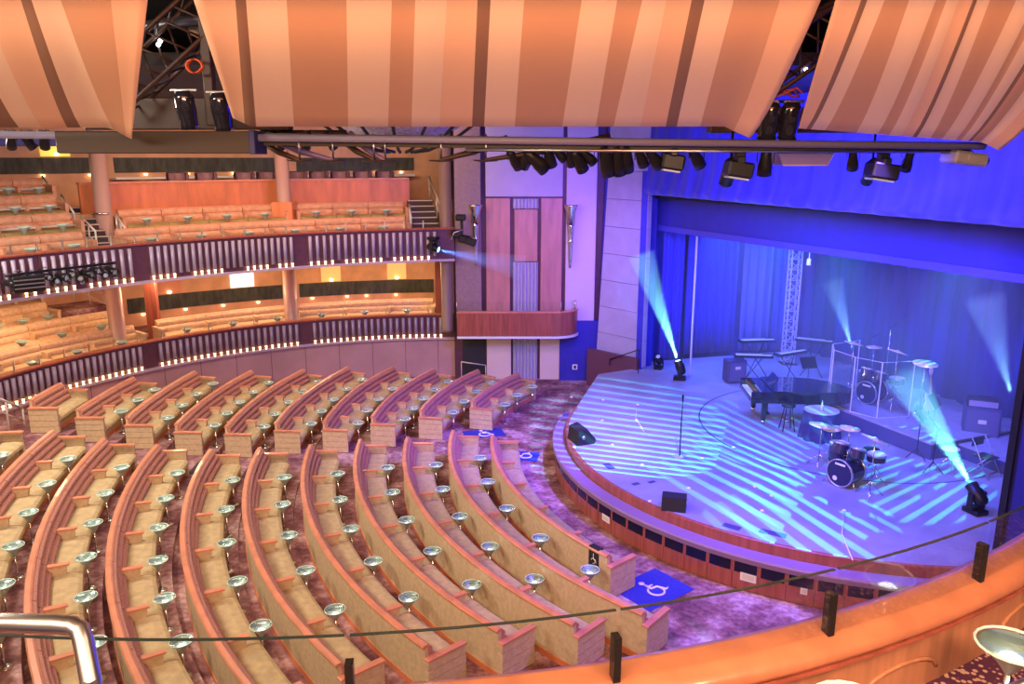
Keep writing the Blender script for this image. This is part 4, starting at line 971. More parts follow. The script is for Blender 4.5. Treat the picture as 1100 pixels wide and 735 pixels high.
# boom microphone and crash on stands by the screens
def stand(p, h, label, name, cat, topfn):
    th = thing(name, label, cat, tuple(p)); m = MB()
    for a in (.3, 2.4, 4.5): m.tube([p+Vector((0, 0, .3)), p+Vector((.28*cos(a), .28*sin(a), .0))], .012, 6)
    m.build('tripod', CHROME, th); MB().tube([p+Vector((0, 0, .28)), p+Vector((0, 0, h))], .013).build('pole', CHROME, th); topfn(th); return th
q = MR @ Vector((1.75, 1.1, .42))
stand(q, 1.55, 'gold cymbal on a tall stand right of the clear screens', 'cymbal', 'cymbal', lambda th: MB().lathe([(0, .035), (.03, .03), (.05, .012), (.3, -.015), (.3, -.02), (.05, .004), (0, .01)], 28, Matrix.Translation(q+Vector((0, 0, 1.55))) @ RX(.12)).build('cymbal_disc', GOLDC, th))
q2 = MR @ Vector((-.5, 2.3, .42))
stand(q2, 1.9, 'boom microphone stand rising behind the clear screens', 'microphone_stand', 'microphone stand', lambda th: (MB().tube([q2+Vector((-.5, 0, 1.65)), q2+Vector((.35, 0, 2.15))], .011).build('boom', BLACK, th), MB().tube([q2+Vector((.33, 0, 2.13)), q2+Vector((.47, 0, 2.2))], .03).build('microphone', BLACK, th)))
# grand piano
pl = at(811, 449, ZD)+Vector((0, .1, 0))
gp = thing('grand_piano', 'black grand piano with closed lid, keyboard end to the left', 'piano', tuple(pl)); GM = Matrix.Translation(pl) @ RZ(radians(-4))
out = [(0, -.72), (0, .72), (.55, .74), (1.2, .72), (1.65, .62), (2.05, .35), (2.3, .0), (2.42, -.3), (2.38, -.55), (2.2, -.7), (1.9, -.74), (.6, -.74)]
MB().prism(out, .62, .93, GM).build('case', PIANO, gp)
lid = MB().prism([(x*1.01+.28 if x < .1 else x*1.012, y*1.02) for x, y in out], .935, .965, GM).build('lid', PIANO, gp)
MB().bbox((-.28, -.74, .62), (.02, .74, .74), .01, GM).build('key_bed', PIANO, gp)
kb = MB().box((-.25, -.62, .74), (-.1, .62, .76), GM).build('white_keys', WHITE, gp)
for q in (-.74, .68): MB().bbox((-.28, q, .74), (.02, q+.06, .93), .01, GM).build('cheek', PIANO, gp)
for x, y in ((.1, -.58), (.1, .58), (1.95, -.2)):
    l = MB().bbox((x-.06, y-.06, .1), (x+.06, y+.06, .62), .015, GM).build('leg', PIANO, gp)
    sub(MB().lathe([(0, 0), (.04, 0), (.045, .05), (.04, .1), (0, .1)], 10, GM @ T(x, y, 0)), 'castor', CHROME, l, gp)
m = MB(); m.bbox((.25, -.12, .1), (.4, .12, .16), .01, GM); m.bbox((.3, -.1, .16), (.34, -.06, .62), .005, GM); m.bbox((.3, .06, .16), (.34, .1, .62), .005, GM); m.build('pedal_lyre', PIANO, gp)
MB().add([(.32, -.36, .965), (.32, .36, .965), (.5, .33, 1.22), (.5, -.33, 1.22), (.345, -.36, .965), (.345, .36, .965), (.52, .33, 1.22), (.52, -.33, 1.22)], [(0, 1, 2, 3), (7, 6, 5, 4), (0, 4, 5, 1), (1, 5, 6, 2), (2, 6, 7, 3), (3, 7, 4, 0)], GM).build('music_desk', PIANO, gp)
for i in range(9):
    pass
# stool
p = at(845, 462, ZD); t = thing('bar_stool', 'dark tall stool with back rungs in front of the piano', 'stool', tuple(p)); M = Matrix.Translation(p)
MB().lathe([(0, .66), (.17, .66), (.18, .69), (.16, .72), (0, .72)], 18, M).build('seat', BLACKM, t)
for a in range(4): q = radians(45+90*a); MB().tube([p+Vector((.1*cos(q), .1*sin(q), .66)), p+Vector((.22*cos(q), .22*sin(q), 0))], .014).build('leg', BLACK, t)
MB().tube([p+Vector((.17*cos(radians(a)), .17*sin(radians(a)), .3)) for a in range(0, 361, 30)], .01, 6).build('foot_ring', CHROME, t)
# cloth covered round table
p = at(880, 470, ZD); t = thing('round_table', 'round high table under a dark blue floor-length cloth, with pale top', 'table', tuple(p)); M = Matrix.Translation(p)
vs = []; fs_ = []; n = 64
for i in range(n):
    a = 2*pi*i/n; f_ = .05*sin(a*9)+.02*sin(a*17)
    for z, r in ((.0, .5+f_), (.3, .46+f_*.8), (.66, .44+f_*.35), (.74, .43)): vs.append((r*cos(a), r*sin(a), z))
for i in range(n):
    for j in range(3): b = i*4+j; c2 = ((i+1) % n)*4+j; fs_.append((b, c2, c2+1, b+1))
MB().add(vs, fs_, M, 0, True).build('cloth_skirt', mat('dark_blue_cloth', (.04, .04, .16), .8), t)
MB().lathe([(0, .735), (.43, .735), (.435, .745), (.42, .75), (0, .75)], 40, M).build('table_top', mat('pale_blue_top', (.45, .5, .55), .5), t)
gg = thing('glass_ornament', 'small clear bottle standing on the cloth-covered round table', 'bottle', tuple(p+Vector((0, 0, .75)))); MB().lathe([(0, .751), (.04, .751), (.04, .85), (.015, .9), (.015, .96), (0, .96)], 12, M).build('bottle_body', mat('pale_bottle', (.7, .8, .8), .2), gg)
MB().lathe([(0, .96), (.018, .96), (.018, .985), (0, .985)], 10, M).build('stopper', CHROME, gg)
# keyboards on stands behind the piano
def keyboard(p, yaw, h, label):
    t = thing('keyboard', label, 'keyboard', tuple(p), 'stage keyboards'); M = Matrix.Translation(p) @ RZ(yaw)
    b = MB().bbox((-.6, -.16, h), (.6, .16, h+.09), .01, M).build('case', BLACK, t)
    sub(MB().box((-.55, -.15, h+.09), (.55, -.03, h+.1), M), 'keys', WHITE, b, t)
    sub(MB().box((-.55, .02, h+.09), (.3, .12, h+.094), M), 'control_strip', mat('silver_strip', (.6, .6, .7), .3, .6), b, t)
    for q in (-1, 1): MB().tube([M @ Vector((-.35*q, -.18, 0)), M @ Vector((.35*q, .12, h))], .014).build('stand_leg', BLACK, t)
for (u, v, yw, h, l) in [(812, 416, -.1, .85, 'slim black keyboard on a crossed stand at the far left behind the piano'), (815, 408, .1, 1.15, 'upper black keyboard with bright strip behind the piano'), (852, 418, .5, 1.0, 'slanted keyboard behind the middle of the piano'), (878, 408, -.5, 1.15, 'keyboard on a tall stand near the lattice tower')]:
    q = at(u, v, ZD); keyboard(q+Vector((0, .5, 0)), yw, h, l)
def music_stand(p, yaw, label, h=1.0):
    t = thing('music_stand', label, 'music stand', tuple(p), 'music stands'); M = Matrix.Translation(p) @ RZ(yaw); m = MB()
    for a in (0, 2.1, 4.2): m.tube([M @ Vector((0, 0, .25)), M @ Vector((.25*cos(a), .25*sin(a), 0))], .01, 6)
    m.build('tripod', BLACK, t); MB().tube([M @ Vector((0, 0, .2)), M @ Vector((0, 0, h))], .012).build('pole', BLACK, t)
    MB().add([(-.25, -.08, h-.05), (.25, -.08, h-.05), (.25, .12, h+.25), (-.25, .12, h+.25), (-.25, -.06, h-.05), (.25, -.06, h-.05), (.25, .14, h+.25), (-.25, .14, h+.25)], [(0, 1, 2, 3), (7, 6, 5, 4), (0, 4, 5, 1), (1, 5, 6, 2), (2, 6, 7, 3), (3, 7, 4, 0)], M).build('desk', BLACK, t)
for u, v, yw, l in [(984, 492, 1.0, 'black music stand just right of the front drum kit cymbals'), (1001, 507, 1.3, 'black music stand in front of the small trolley'), (1000, 475, .8, 'black music stand standing beside the right platform'), (866, 428, .2, 'black music stand behind the tail of the piano')]:
    music_stand(at(u, v, ZD), yw, l)
# amp cabinets
def amp(p, yaw, w_, d_, h, label, head):
    t = thing('amplifier', label, 'amplifier', tuple(p)); M = Matrix.Translation(p) @ RZ(yaw)
    MB().bbox((-w_/2, -d_/2, .03), (w_/2, d_/2, h), .02, M).build('cabinet', mat('dark_blue_tolex', (.05, .05, .14), .6), t)
    MB().box((-w_/2+.05, -d_/2-.012, .08), (w_/2-.05, -d_/2, h-.06), M).build('grille', mat('blue_grey_grille', (.1, .1, .22), .7), t)
    MB().bbox((-.09, -d_/2-.03, h*.62), (.09, -d_/2-.01, h*.62+.1), .005, M).build('badge', IVORY, t)
    for q in (-1, 1): MB().bbox((q*(w_/2-.08)-.04, -.1, 0), (q*(w_/2-.08)+.04, .1, .04), .005, M).build('foot', BLACK, t)
    if head:
        q = thing('bass_amplifier', 'silver-faced amplifier head sitting on top of the tall speaker cabinet', 'amplifier', tuple(p+Vector((0, 0, h))))
        MB().bbox((-w_/2+.04, -d_/2+.03, h+.005), (w_/2-.08, d_/2-.03, h+.2), .015, M).build('case', BLACKM, q)
        MB().box((-w_/2+.07, -d_/2+.015, h+.03), (w_/2-.11, -d_/2+.03, h+.17), M).build('face_plate', SILVER, q)
        MB().tube([M @ Vector((-.12, 0, h+.2)), M @ Vector((-.1, 0, h+.24)), M @ Vector((.1, 0, h+.24)), M @ Vector((.12, 0, h+.2))], .012, 6).build('handle', BLACK, q)
pa = at(1055, 482, ZD)
amp(pa+Vector((0, .2, 0)), radians(-25), .8, .5, 1.05, 'tall blue-black speaker cabinet at the right of the stage', True)
amp(at(790, 412, ZD)+Vector((0, .2, 0)), radians(10), .62, .45, .75, 'square amplifier at the left behind the turntable seam', False)
# guitar on stand
pg = at(998, 447, ZD+.34); t = thing('electric_guitar', 'pale electric guitar standing upright on the right platform', 'guitar', tuple(pg)); M = Matrix.Translation(pg) @ RZ(.3) @ RX(-.12)
bp = [(.0, .12), (.13, .15), (.19, .26), (.15, .36), (.11, .42), (.15, .52), (.11, .6), (.03, .58), (0, .56), (-.03, .58), (-.13, .62), (-.15, .52), (-.11, .42), (-.15, .36), (-.19, .26), (-.13, .15)]
MBt = M @ RX(pi/2)
MB().prism(bp, -.02, .03, MBt).build('body', mat('cream_guitar', (.75, .7, .6), .25, coat=.6), t)
MB().bbox((-.028, .5, .02), (.028, 1.12, .045), .005, MBt).build('neck', mat('guitar_neck', (.5, .3, .15), .4), t)
hs = MB().prism([(-.03, 1.12), (.03, 1.12), (.07, 1.2), (.05, 1.32), (-.03, 1.34), (-.05, 1.22)], .01, .035, MBt).build('headstock', mat('cream_guitar', (.75, .7, .6)), t)
m = MB()
for a in (.2, 2.3, 4.4): m.tube([pg+Vector((0, .12, .35)), pg+Vector((.25*cos(a), .12+.25*sin(a), 0.01))], .012, 6)
m.build('stand', BLACK, t)
# folding chair
pc = at(1056, 510, ZD); t = thing('folding_chair', 'dark folding chair beside the right moving head light', 'chair', tuple(pc)); M = Matrix.Translation(pc) @ RZ(radians(205))
MB().bbox((-.2, -.2, .43), (.2, .2, .455), .01, M).build('seat', BLACKM, t); 
vs = []
MB().bbox((-.2, -.24, .64), (.2, -.215, .84), .01, M).build('backrest', BLACKM, t)
for q in (-1, 1):
    MB().tube([M @ Vector((.22*q, .28, 0)), M @ Vector((.22*q, -.23, .86))], .012).build('front_leg', STEEL, t)
    MB().tube([M @ Vector((.2*q, -.28, 0)), M @ Vector((.2*q, .14, .45))], .012).build('rear_leg', STEEL, t)
MB().tube([M @ Vector((-.22, .22, .11)), M @ Vector((.22, .22, .11))], .01).build('crossbar', STEEL, t)
# small percussion trolley
pt = at(1018, 507, ZD); t = thing('percussion_stand', 'small drum on a tripod stand left of the right moving head light', 'drum', tuple(pt)); M = Matrix.Translation(pt)
MB().lathe([(0, .42), (.19, .42), (.19, .56), (0, .56)], 20, M, False).build('shell', DRUMB, t)
MB().lathe([(0, .56), (.195, .56), (.19, .575), (0, .575)], 20, M, False).build('drum_head', DRUMH, t)
for a in (0.4, 2.5, 4.6): MB().tube([pt+Vector((0, 0, .42)), pt+Vector((.25*cos(a), .25*sin(a), 0))], .012).build('leg', CHROME, t)
pt = at(1030, 478, ZD)
t = thing('equipment_case', 'long dark equipment case behind the folding chair', 'case', tuple(pt)); M = Matrix.Translation(pt) @ RZ(.5)
MB().bbox((-.5, -.25, 0), (.5, .25, .32), .02, M).build('box', mat('case_black', (.05, .05, .1), .5), t); MB().bbox((-.51, -.26, .3), (.51, .26, .4), .02, M).build('lid', mat('case_lid', (.12, .12, .2), .4), t)
MB().tube([M @ Vector((-.08, -.26, .2)), M @ Vector((-.08, -.3, .16)), M @ Vector((.08, -.3, .16)), M @ Vector((.08, -.26, .2))], .01, 6).build('handle', STEEL, t)
MB_ = None

# ================================================================== MATS ON THE FLOOR
def access_mat(p, w_, h, yaw, label, icon=True):
    t = thing('floor_mat', label, 'mat', tuple(p), 'blue floor mats'); M = Matrix.Translation(p) @ RZ(yaw)
    MB().bbox((-w_/2, -h/2, .001), (w_/2, h/2, .008), .003, M).build('mat_sheet', MATB, t)
    if not icon: return
    m = MB(); s = .46; z = .009; q = lambda a, b: M @ Vector((a*s, b*s, z+.003))
    m.tube([q(.34*cos(radians(a))-.02, .34*sin(radians(a))-.22) for a in range(120, 400, 14)], .022, 6)
    m.tube([q(-.08, .4), q(-.05, .02), q(.25, .0), q(.42, -.38), q(.55, -.33)], .024, 6); m.tube([q(-.05, .2), q(.2, .2)], .02, 6)
    m.lathe([(0, 0), (.06, 0), (.06, .01), (0, .012)], 14, M @ T(-.08*s, .55*s, z))
    m.build('wheelchair_symbol', WHITE, t)
access_mat(at(701, 633, 0), 1.25, 1.0, radians(38), 'royal blue mat with white wheelchair symbol at the near end of the front bench')
access_mat(at(520, 466, 0), 1.2, .7, radians(15), 'royal blue mat with white wheelchair symbol in the cross aisle by the second bench')
access_mat(at(561, 490, 0), .7, .9, radians(80), 'small royal blue mat with white wheelchair symbol at the far end of the front bench')
# black hanging tag on the front bench back
a = 218.5; r = fr_r(0)(a); q = pol(CM, r+.02, a, .62)
t = thing('hanging_sign', 'black cloth sign with small white wheelchair symbol hung over the front bench back', 'sign', tuple(q))
fr = arcframes(CM, r+.012, a-.75, a+.75, 1)
MB().sweep([(0, .48), (0, .89), (.12, .89), (.12, .85), (.11, .85), (.11, .88), (.012, .88), (.012, .48)], fr).build('cloth', BLACKM, t)
o_, p_, u_ = arcframes(CM, r+.02, a, a+.01, 1)[0]; tn = Vector((-p_.y, p_.x, 0))
m = MB(); m.tube([o_+tn*(.05*cos(radians(x)))+u_*(.62+.05*sin(radians(x))) for x in range(0, 300, 20)], .006, 5); m.tube([o_+u_*.77, o_+u_*.66, o_+u_*.66-tn*.05, o_+u_*.59-tn*.08], .006, 5); m.build('wheelchair_symbol', WHITE, t)

# ================================================================== RIG UNDER THE SAILS
YR = 12.0
def R3(u, v, Y=YR): return atY(u, v, Y)
a = R3(-60, 144); b = R3(1058, 157)
tag(MB().tube([a, b], .055).build('rig_pipe', mat('lilac_pipe', (.2, .17, .26), .5)), 'long pale horizontal rigging pipe under the sails', 'pipe')
bm = thing('lighting_beam', 'long brown-black lighting beam carrying the stage lights', 'beam', tuple(R3(700, 160)))
a = R3(278, 152, YR+.3); b = R3(1040, 161, YR+.3)
d = (b-a).normalized()
MB().add([tuple(x) for x in (a+Vector((0, -.1, -.06)), b+Vector((0, -.1, -.05)), b+Vector((0, .3, -.05)), a+Vector((0, .3, -.06)), a+Vector((0, -.1, .12)), b+Vector((0, -.1, .1)), b+Vector((0, .3, .1)), a+Vector((0, .3, .12)))], [(3, 2, 1, 0), (4, 5, 6, 7), (0, 1, 5, 4), (1, 2, 6, 5), (2, 3, 7, 6), (3, 0, 4, 7)]).build('beam_body', mat('brown_black_steel', (.05, .03, .022), .6), bm)
a = R3(500, 161, YR+.15); b = R3(1045, 163.5, YR+.15)
MB().tube([a, b], .022).build('hanging_bar', STEEL, bm)
bx_ = thing('boxed_beam', 'dark brown boxed steel beam hanging below the left sail', 'beam', tuple(R3(170, 152)))
a = R3(66, 139); b = R3(278, 165)
MB().bbox((a.x, YR-.2, b.z), (b.x, YR+.35, a.z-.03), .01).build('box', mat('brown_beam', (.035, .019, .009), .6), bx_)
MB().bbox((b.x-.07, YR-.21, b.z-.01), (b.x+.02, YR+.36, a.z-.02), .01).build('end_cap', mat('navy_cap', (.02, .02, .1), .5), bx_)
# catwalk junk above: dark trusses seen in the gaps between the sails
def truss(a, b, w_, label, m=BLACKM, n=10):
    a = Vector(a); b = Vector(b); t = thing('roof_truss', label, 'truss', tuple(a), 'dark roof trusses'); d = (b-a).normalized(); s_ = d.cross(Zv).normalized()*w_; u_ = d.cross(s_).normalized()*w_
    co = [s_+u_, -s_+u_, -s_-u_, s_-u_]
    for c in co: MB().tube([a+c, b+c], .04, 6).build('chord', m, t)
    k = MB()
    for i in range(n):
        p0 = a+(b-a)*i/n; p1 = a+(b-a)*(i+1)/n
        for q in range(4): k.tube([p0+co[q], p1+co[(q+1) % 4]], .02, 5)
    k.build('lacing', m, t)
STB = mat('dark_brown_steel', (.035, .015, .01), .5)
truss((-6.3, 13, 8.9), (-4.2, 13.4, 10.8), .3, 'dark lattice truss in the gap between left and middle sails', STB)
truss((3.4, 13, 8.9), (6.2, 13.3, 10.8), .3, 'dark lattice truss in the gap between middle and right sails', STB)
tag(MB().bbox((-6.9, 13.2, 8.45), (-3.6, 13.5, 8.95), .02).build('catwalk_girder', STB), 'brown catwalk girder behind the left gap in the sails', 'girder')
tag(MB().bbox((3.2, 13.2, 8.4), (6.4, 13.5, 8.8), .02).build('catwalk_girder', STB), 'brown catwalk girder behind the right gap in the sails', 'girder')
q = R3(222, 60, 13); tag(MB().bbox((q.x-.08, 12.95, 8.5), (q.x+.08, 13.1, 11.1), .02).build('steel_post', STB), 'rust-brown steel post in the left gap', 'post')
tag(MB().tube([(-6.4, 14, 10.1), (-3.9, 12.8, 10.15)], .09).build('steel_pipe', mat('grey_duct', (.06, .06, .08), .4, .5)), 'grey pipe crossing the top of the left gap', 'pipe')
q = R3(212, 72, 12.9); tag(MB().tube([q+Vector((.12*cos(x*.5), -.05-.003*x, .1*sin(x*.5))) for x in range(38)], .014, 6).build('cable_coil', ORNGC), 'coil of orange cable hung in the left gap', 'cable')
q = R3(845, 100, 13)
tag(MB().tube([q+Vector((.25*cos(x*.9), .02*x, .08*sin(x*1.7))) for x in range(14)], .02, 6).build('cable_coil', ORNGC), 'tangle of orange cable in the right gap', 'cable')
for u, v, l in [(170, 48, 'tiny white lamp high in the left gap'), (182, 73, 'small white lamp lower in the left gap'), (172, 44, 'pin-point lamp beside the high one in the left gap'), (866, 75, 'small dim lamp in the right gap')]:
    q = R3(u, v, 13.4); o = MB().lathe([(0, -.04), (.04, 0), (0, .04)], 10).build('work_lamp', LAMPW); o.location = q; tag(o, l, 'lamp')
tag(MB().add([tuple(R3(u, v, Y)) for u, v, Y in ((172, 20, 13.8), (225, 18, 13.8), (222, 46, 13.6))]+[tuple(R3(u, v, Y)+Vector((0, .1, 0))) for u, v, Y in ((172, 20, 13.8), (225, 18, 13.8), (222, 46, 13.6))], [(0, 1, 2), (5, 4, 3), (0, 3, 4, 1), (1, 4, 5, 2), (2, 5, 3, 0)]).build('roof_board', mat('cream_board', (.6, .45, .35), .6)), 'cream triangular board high in the left gap', 'board')
for u, v, l in [(200, 118, 'shiny dark spotlight barrel standing on the beam in the left gap'), (238, 120, 'dark tilted spotlight barrel at the right of the left gap'), (826, 130, 'dark spotlight barrel at the left of the right gap'), (848, 130, 'dark spotlight barrel at the right of the right gap')]:
    q = R3(u, v, 12.3); t = thing('spotlight_barrel', l, 'stage light', tuple(q)); H_ = aim(q, (0, .3, -1))
    h = MB().lathe([(0, -.28), (.1, -.28), (.14, -.2), (.15, .0), (.13, .2), (.15, .26), (.12, .26), (.1, .2), (0, .2)], 16, H_).build('can', PIANO, t)
    MB().bbox((-.2, -.04, .26), (.2, .04, .3), .01, T(*q)).build('bracket', STEEL, t)
# stage lights hung below the beam
lights = [ # u, v(center), size, direction, lens
 (553, 166, .7, (.6, .8, -.9), 0), (566, 163, .8, (-.5, .6, -1), 0), (577, 168, .85, (.9, .5, -.8), 0), (590, 163, .7, (.3, .6, -1), 0), (601, 160, .55, (.8, .4, -.8), 0),
 (613, 164, .6, (.2, .8, -1), 0), (622, 168, .75, (.6, .7, -1), 1), (632, 163, .6, (.9, .5, -.8), 0), (652, 168, .95, (.4, .8, -1.2), 0), (664, 168, .9, (.3, .8, -1.4), 0), (673, 166, .85, (.2, .9, -1.3), 0),
 (689, 164, .65, (.6, .8, -1.2), 2), (703, 165, .75, (.9, .7, -1.1), 2), (748, 164, .75, (.8, .8, -1), 0), (822, 169, .85, (.1, .5, -1.5), 0), (916, 167, .65, (.4, .8, -1.4), 2), (975, 168, .65, (.1, .8, -1.4), 2)]
LN = [mat('dull_lens', (.25, .28, .35), .15), mat('blue_lens', (.1, .2, .8), .2, emit=(.1, .2, 1), es=1), mat('cyan_lens', (.1, .5, .7), .2, emit=(.15, .6, .9), es=1.2)]
for i, (u, v, s, d, ln) in enumerate(lights):
    q = R3(u, v+6, YR+.35); par_can(q, d, s, '%s can spotlight hanging from the long lighting beam, %s from the left' % (['black', 'blue-lensed black', 'cyan-lit black'][ln], ORD[i]), LN[ln], 'can spotlights on the beam', z_hang=R3(u, 161).z)
for i, (u, v, s, d) in enumerate([(722, 172, 1.0, (.1, .2, -1)), (794, 180, 1.15, (.1, .1, -1)), (949, 182, 1.2, (.05, .1, -1))]):
    q = R3(u, 163, YR+.35)
    t = thing('boxy_moving_light', 'large black boxy moving light hanging from the beam, %s of three from the left' % ORD[i], 'stage light', tuple(q), 'boxy moving lights')
    zt_ = q.z; zb_ = R3(u, v+12, YR+.35).z; w_ = .17*s
    MB().bbox((q.x-.07, q.y-.07, zb_+.3), (q.x+.09, q.y+.09, zt_+.05), .02).build('neck', BLACK, t)
    MB().bbox((q.x-.06, q.y-.2, zb_+.22), (q.x+.06, q.y+.2, zb_+.34), .02).build('yoke', BLACK, t)
    H_ = T(q.x, q.y, zb_+.12) @ RY(.15)
    h = MB().bbox((-w_, -w_, -.1), (w_, w_, .14), .03, H_).build('head', BLACK, t)
    sub(MB().bbox((-w_*.8, -w_*.8, -.13), (w_*.8, w_*.8, -.1), .01, H_), 'lens', LN[0], h, t)
# projector: white fixture at right
q = R3(1037, 170, YR+.2); t = thing('projector', 'white box projector hung under the right sail', 'projector', tuple(q)); M = Matrix.Translation(q) @ RY(.12) @ RZ(.12)
MB().bbox((-.29, -.2, -.1), (.25, .2, .09), .03, M).build('body', mat('ivory_projector', (.26, .24, .24), .5), t)
MB().bbox((-.1, -.215, -.05), (.1, -.19, .05), .005, M).build('grille', mat('grey_vent', (.25, .24, .25), .5), t)
MB().bbox((-.27, -.215, -.05), (-.2, -.19, .06), .005, M).build('side_vent', mat('grey_vent', (.25, .24, .25)), t)
MB().lathe([(0, 0), (.07, 0), (.07, .1), (0, .1)], 14, M @ T(.25, 0, 0) @ RY(pi/2)).build('lens', BLACK, t)
MB().bbox((-.04, -.04, .09), (.04, .04, .22), .01, M).build('bracket', BLACK, t)
# curved screen tray: translucent violet trough at u 830-890
q = R3(858, 166, YR+.5); t = thing('speaker_box', 'violet-lit trapezoid speaker box under the beam', 'speaker', tuple(q))
M = Matrix.Translation(q)
MB().add([(-.42, -.2, .12), (.5, -.2, .12), (.38, -.2, -.16), (-.3, -.2, -.16), (-.42, .3, .12), (.5, .3, .12), (.38, .3, -.16), (-.3, .3, -.16)], [(0, 3, 2, 1), (4, 5, 6, 7), (0, 1, 5, 4), (1, 2, 6, 5), (2, 3, 7, 6), (3, 0, 4, 7)], M).build('cabinet', mat('violet_box', (.16, .12, .4), .4), t)
MB().tube([M @ Vector((-.3, -.21, -.16)), M @ Vector((.38, -.21, -.16)), M @ Vector((.5, -.21, .12))], .012).build('edge_trim', SILVER, t)
# curved hoop bars under the beam, with dish ends on rods
hp = [((278, 150), (322, 172), 318, 'dark bar drooping to the right at the left of the hoop cluster'), ((285, 147), (358, 172), 355, 'violet bar drooping to the right'), ((362, 146), (402, 172), 398, 'dark bar ending in a dish, middle of the hoop cluster'), ((376, 143), (414, 173), 412, 'long violet bar ending in a dish beside the pale dome'), ((545, 148), (474, 172), 478, 'brown bar drooping to the left'), ((655, 146), (522, 172), 527, 'long brown bar drooping to the left across the lilac panel')]
for i, (A, B, ur, l) in enumerate(hp):
    a = R3(*A, YR+.6); b = R3(*B, YR+.2); t = thing('hoop_bar', l, 'hoop bar', tuple(b), 'drooping rig bars'); d = (b-a).normalized()
    MB().tube([a, (a+b)/2+Vector((0, 0, -.04)), b], [.045, .05, .03]).build('bar', mat('violet_steel', (.12, .08, .2), .4) if 'violet' in l else STB, t)
    MB().lathe([(0, 0), (.17, .012), (.2, .03), (.19, .035), (.1, .02), (0, .012)], 20, Matrix.Translation(b+Vector((0, 0, -.03)))).build('dish', STB, t)
    MB().tube([b+Vector((0, 0, .02)), (b.x, b.y, R3(ur, 144, YR+.2).z)], .014).build('rod', STEEL, t)
# pale ceiling dome piece with dark ribs behind the beam
dm = thing('ceiling_dome', 'pale speckled dome segment with dark curved ribs behind the rigging', 'ceiling dome', tuple(R3(445, 150, 17)))
c = R3(430, 120, 17.5); vs = []; fs_ = []; n = 32
MB().lathe([(0, -.82), (.6, -.76), (1.2, -.55), (1.7, -.2), (2.0, .2), (1.9, .3), (0, .3)], 40, Matrix.Translation(c+Vector((0, 0, .55-.35)))).build('shell', mat('pale_dome', (.5, .48, .56), .6, var=.3, scale=12), dm)
for a in range(200, 345, 24):
    t_ = radians(a); MB().tube([c+Vector((r*cos(t_), r*sin(t_), z-.37+.55-.2+.0)) for r, z in ((.3, -.82), (.62, -.78), (1.2, -.57), (1.7, -.22), (2.02, .2))], .035, 6).build('rib', BLACKM, dm)
# dark bundle of lamps upper-left (behind) under the left sail
for i, u in enumerate([12, 30, 48, 300, 330, 355]):
    q = R3(u, 152, YR+1.5); par_can(q, (.3 if i % 2 else -.4, .6, -.8), .6, 'small dark spotlight far behind the beam, %s from the left' % ORD[i], LN[0], 'small spotlights behind the beam', z_hang=R3(u, 144, YR+1.5).z)
tag(MB().tube([R3(-40, 145, YR+1.5), R3(64, 145, YR+1.5)], .05).build('rig_pipe', BLACKM), 'black pipe with small spotlights at the upper left corner', 'pipe')
tag(MB().tube([R3(280, 143, YR+1.5), R3(372, 143, YR+1.5)], .05).build('rig_pipe', BLACKM), 'black pipe with small spotlights right of the boxed beam', 'pipe')
tag(MB().bbox(tuple(R3(-40, 157, 14.5)), tuple(R3(66, 144, 14.5)+Vector((0, .2, 0))), .01).build('blue_board', mat('deep_blue_board', (.03, .03, .2), .6)), 'deep blue board behind the spotlights at the upper left', 'board')
# black spotlight bar in front of the upper balcony at left
c0 = arc_at_u(CU, RU-.45, 8, 5, aU1, aU0); c1 = arc_at_u(CU, RU-.45, 124, 5.1, aU1, aU0)
tag(MB().tube([pol(CU, RU-.45, c0+(c1-c0)*i/8, 5.2) for i in range(9)], .035).build('light_bar', BLACK), 'black curved bar mounted in front of the left upper balcony', 'pipe')
for i in range(13):
    a = c0+(c1-c0)*(i+.3)/13; q = pol(CU, RU-.5, a, 5.0+.08*sin(i*2.1)); d = Vector((cos(i*1.3)*.5+.9, -.5+sin(i*2.2)*.3, -.15))
    par_can(q, d, .72 if i % 3 else .85, 'black spotlight on the bar in front of the left upper balcony, %s from the left' % ORD[i], LN[0], 'spotlights on the left balcony bar', z_hang=q.z+.25)
fx = thing('flood_lamp_bank', 'black ribbed lamp bank at the left end of the balcony spotlight bar', 'stage light', tuple(pol(CU, RU-.6, c0-.8, 5.0)))
q = pol(CU, RU-.75, c0-1.3, 4.98); M = Matrix.Translation(q) @ RZ(radians(45))
MB().bbox((-.35, -.12, -.2), (.35, .12, .2), .03, M).build('housing', BLACK, fx)
for z in (-.1, .0, .1): MB().bbox((-.33, -.15, z), (.33, -.12, z+.03), .005, M).build('fin', STEEL, fx)
MB().bbox((-.03, -.02, .2), (.03, .02, .32), .01, M).build('bracket', BLACK, fx)
# blue fixture at the balcony end and speaker cluster
q = pol(CU, RU-.3, arc_at_u(CU, RU-.3, 466, 5, aU1, aU0), 4.62)
bl = moving_head(q+Vector((0, -.1, .75)), (.85, -.3, -.25), .9, 'small black moving light with blue beam at the right end of the upper balcony', LAMPB, base_up=False)
sc_ = Vector((-1.75, 27.6, 5.35)); t = thing('speaker_cluster', 'black curved speaker cluster beside the chrome torch at the balcony end', 'speaker', tuple(sc_))
for i, (dx, dy, dz, rx) in enumerate([(-.15, 0, .1, 0), (.1, -.05, -.08, .3), (.32, -.08, -.15, .6)]):
    MB().bbox((-.2, -.18, -.13), (.2, .18, .13), .04, Matrix.Translation(sc_+Vector((dx, dy, dz))) @ RY(rx*.6)).build('speaker_cabinet', BLACK, t)
MB().tube([sc_+Vector((-.35, -.2, -.1)), sc_+Vector((-.25, -.22, .15)), sc_+Vector((.05, -.2, .25))], .02).build('bracket_arc', STEEL, t)
MB().bbox((-.2, -.1, .55), (.15, .3, .75), .03, Matrix.Translation(sc_)).build('upper_box', BLACK, t)
